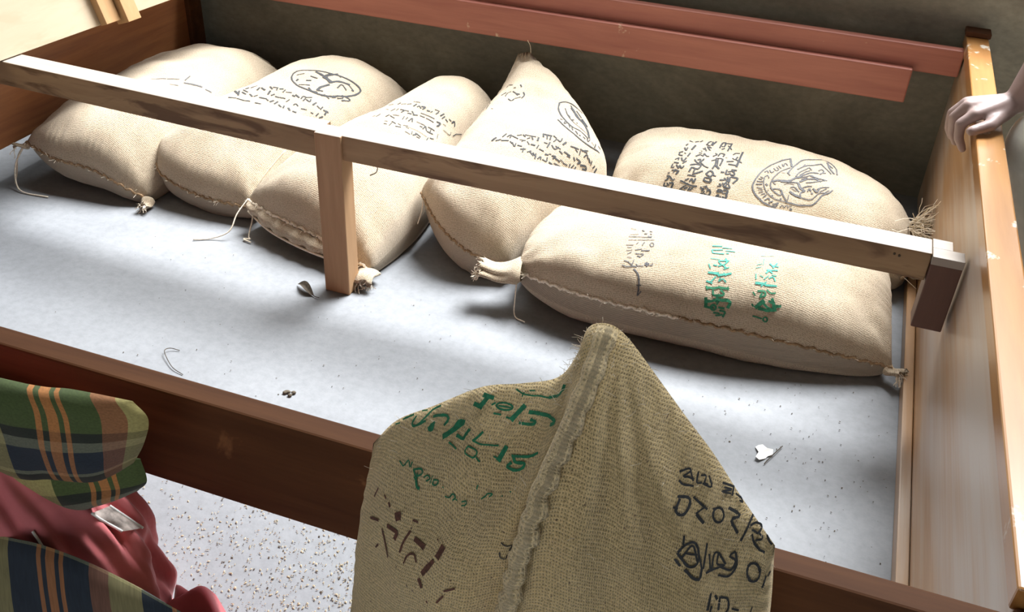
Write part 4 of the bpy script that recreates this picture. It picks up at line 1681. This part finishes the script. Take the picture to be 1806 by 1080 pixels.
# legs: near knee raised, far knee on the ground
S_.append(capsule((1.66, .36, .36), (1.325, .375, .41), .085, .058))
S_.append(capsule((1.325, .375, .41), (1.42, .34, .08), .055, .038))
S_.append(capsule((1.44, .34, .045), (1.30, .33, .032), .036, .026))
S_.append(capsule((1.66, .50, .33), (1.48, .56, .07), .085, .058))
S_.append(capsule((1.48, .56, .07), (1.82, .56, .05), .055, .038))
S_.append(capsule((1.82, .56, .05), (1.90, .56, .035), .038, .026))
fused('body', S_, 'skin', per, .0036, 5)
T_ = [capsule((1.66, .36, .36), (1.318, .378, .425), .100, .084), capsule((1.318, .378, .425), (1.405, .34, .14), .080, .062),
      capsule((1.66, .50, .33), (1.49, .56, .085), .100, .076), capsule((1.49, .56, .085), (1.74, .56, .08), .072, .06),
      capsule((1.67, .36, .38), (1.67, .50, .38), .125, .125)]
fused('trousers', T_, 'white_cloth', per, .007, 4, label='off-white cotton trousers')
H_ = [capsule((1.66, .43, .42), (1.60, .43, .62), .142, .138), capsule((1.60, .43, .62), (1.53, .43, .88), .138, .142),
      capsule((1.51, .29, .945), (1.50, .57, .945), .078, .078), capsule(SH, (1.41, .525, .865), .066, .060), capsule((1.52, .26, .965), (1.47, .225, .83), .064, .058)]
fused('shirt', H_, 'maroon_cloth', per, .007, 4, label='maroon cotton shirt')
fused('hair', [ellipsoid((1.455, .43, 1.245), (.095, .082, .098)), ellipsoid((1.49, .43, 1.20), (.065, .076, .09))], 'hair', per, .006, 3)
nl = []
for k in range(4):
    a = Vector(tip[k])
    nl.append(ellipsoid(a+Vector((-.0055, -.002, .001)), (.0022, .0045, .006), 8, 6))

# ------------------------------------------------------------------ litter on the floor
rnd = random.Random(11)
def flat_bits(n, region, size, zoff=.0008, aspect=2.2):
    lst = []
    for _ in range(n):
        x, y = region(rnd)
        a = rnd.uniform(0, 6.283)
        l = size*rnd.uniform(.5, 1.5); w = l/aspect*rnd.uniform(.6, 1.2)
        ca, sa = math.cos(a), math.sin(a)
        h = zoff+rnd.uniform(0, .0015)
        V = []
        for (dx, dy, dz) in ((-l, 0, 0), (0, -w, .0006), (l, 0, 0), (0, w, .0006), (0, 0, .0022)):
            V.append(Vector((x+dx*ca-dy*sa, y+dx*sa+dy*ca, h+dz*size/.003)))
        lst.append((V, [[0, 1, 4], [1, 2, 4], [2, 3, 4], [3, 0, 4], [3, 2, 1, 0]]))
    return join_vf(lst)
def reg_near(r):
    while True:
        x, y = r.gauss(.42, .22), r.gauss(-.72, .11)
        if y > -.80 and x < 1.15:
            return x, y
def reg_bed(r):
    return r.uniform(-.5, 1.14), r.uniform(-.72, .05)
def reg_right(r):
    return r.gauss(1.0, .12), r.gauss(-.15, .2)
def in_floor(fn):
    def g(r):
        while True:
            x, y = fn(r)
            if x < 1.155:
                return x, y
    return g
o = mesh_obj('chaff', *flat_bits(2200, reg_near, .0021), 'chaff', kind='stuff')
o['label'] = 'pale rice chaff scattered on the floor under the side rail'; o['category'] = 'chaff'
vs, fs = join_vf([flat_bits(340, in_floor(reg_near), .0018, aspect=1.5), flat_bits(260, in_floor(reg_bed), .0014, aspect=1.6), flat_bits(160, in_floor(reg_right), .0016, aspect=1.6)])
o = mesh_obj('grit', vs, fs, 'grit', kind='stuff')
o['label'] = 'dark grit specks scattered over the cement floor'; o['category'] = 'grit'

# paper scrap with a stalk across it
ps = thing('paper_scrap', (.942, -.155, 0), 'small torn scrap of white paper with a thin stalk on the floor', 'paper')
ring = []
for k in range(14):
    th = 2*math.pi*k/14
    r = .016*(1+.35*math.sin(3*th+1)+.15*math.sin(5*th))
    ring.append((.942+r*math.cos(th)*.8, -.157+r*math.sin(th)*1.2, .002+.0025*(1+math.sin(2*th))))
V = [Vector(p) for p in ring]+[Vector((p[0], p[1], p[2]-.0012)) for p in ring]+[Vector((.942, -.157, .0035)), Vector((.942, -.157, .002))]
F = [[k, (k+1) % 14, 28] for k in range(14)]+[[14+(k+1) % 14, 14+k, 29] for k in range(14)]+[[k, 14+k, 14+(k+1) % 14, (k+1) % 14] for k in range(14)]
mesh_obj('paper', V, F, 'paper', ps)
mesh_obj('stalk', *tube_vf([(.948, -.185, .003), (.958, -.162, .006), (.972, -.128, .004)], .0009, 5), 'twig', ps)
# dead leaf curl by the post
lf = thing('dry_leaf', (-.028, -.02, 0), 'dark curled dry leaf on the floor beside the timber post', 'leaf')
A = np.zeros((14, 7, 3))
for i in range(14):
    s = i/13
    for j in range(7):
        t = j/6-.5
        w = .011*math.sin(math.pi*min(.98, max(.02, s)))
        A[i, j] = (-.062+.055*s, -.008-.026*s+w*t*2, .003+.010*abs(t)*2*math.sin(math.pi*s)+.004*math.sin(5*s))
mesh_obj('blade', *grid_vf(A), 'twig', lf, smooth=True)
mesh_obj('stem', *tube_vf([(-.012, -.033, .004), (-.004, -.036, .003), (.004, -.034, .002)], .0009, 5), 'twig', lf)
# hair-thin wire
wire = mesh_obj('wire', *tube_vf([Vector(p) for p in spline([(-.148, -.30, .002), (-.165, -.305, .006), (-.168, -.318, .008), (-.15, -.335, .006), (-.125, -.352, .004), (-.098, -.36, .002)], 40)], .0008, 5), 'twig', None, smooth=True, base=(-.13, -.33, 0))
wire['label'] = 'thin bent wire lying on the floor near the side rail'; wire['category'] = 'wire'
cl = []
for k in range(5):
    cl.append(ellipsoid((.109+rnd.uniform(-.008, .008), -.331+rnd.uniform(-.006, .006), .003), (.005, .004, .003), 8, 6))
pb_ = fused('pebble', cl, 'grit', None, .0015, 2)
pb_['label'] = 'small dark crumb of dirt on the floor in mid bed'; pb_['category'] = 'dirt'
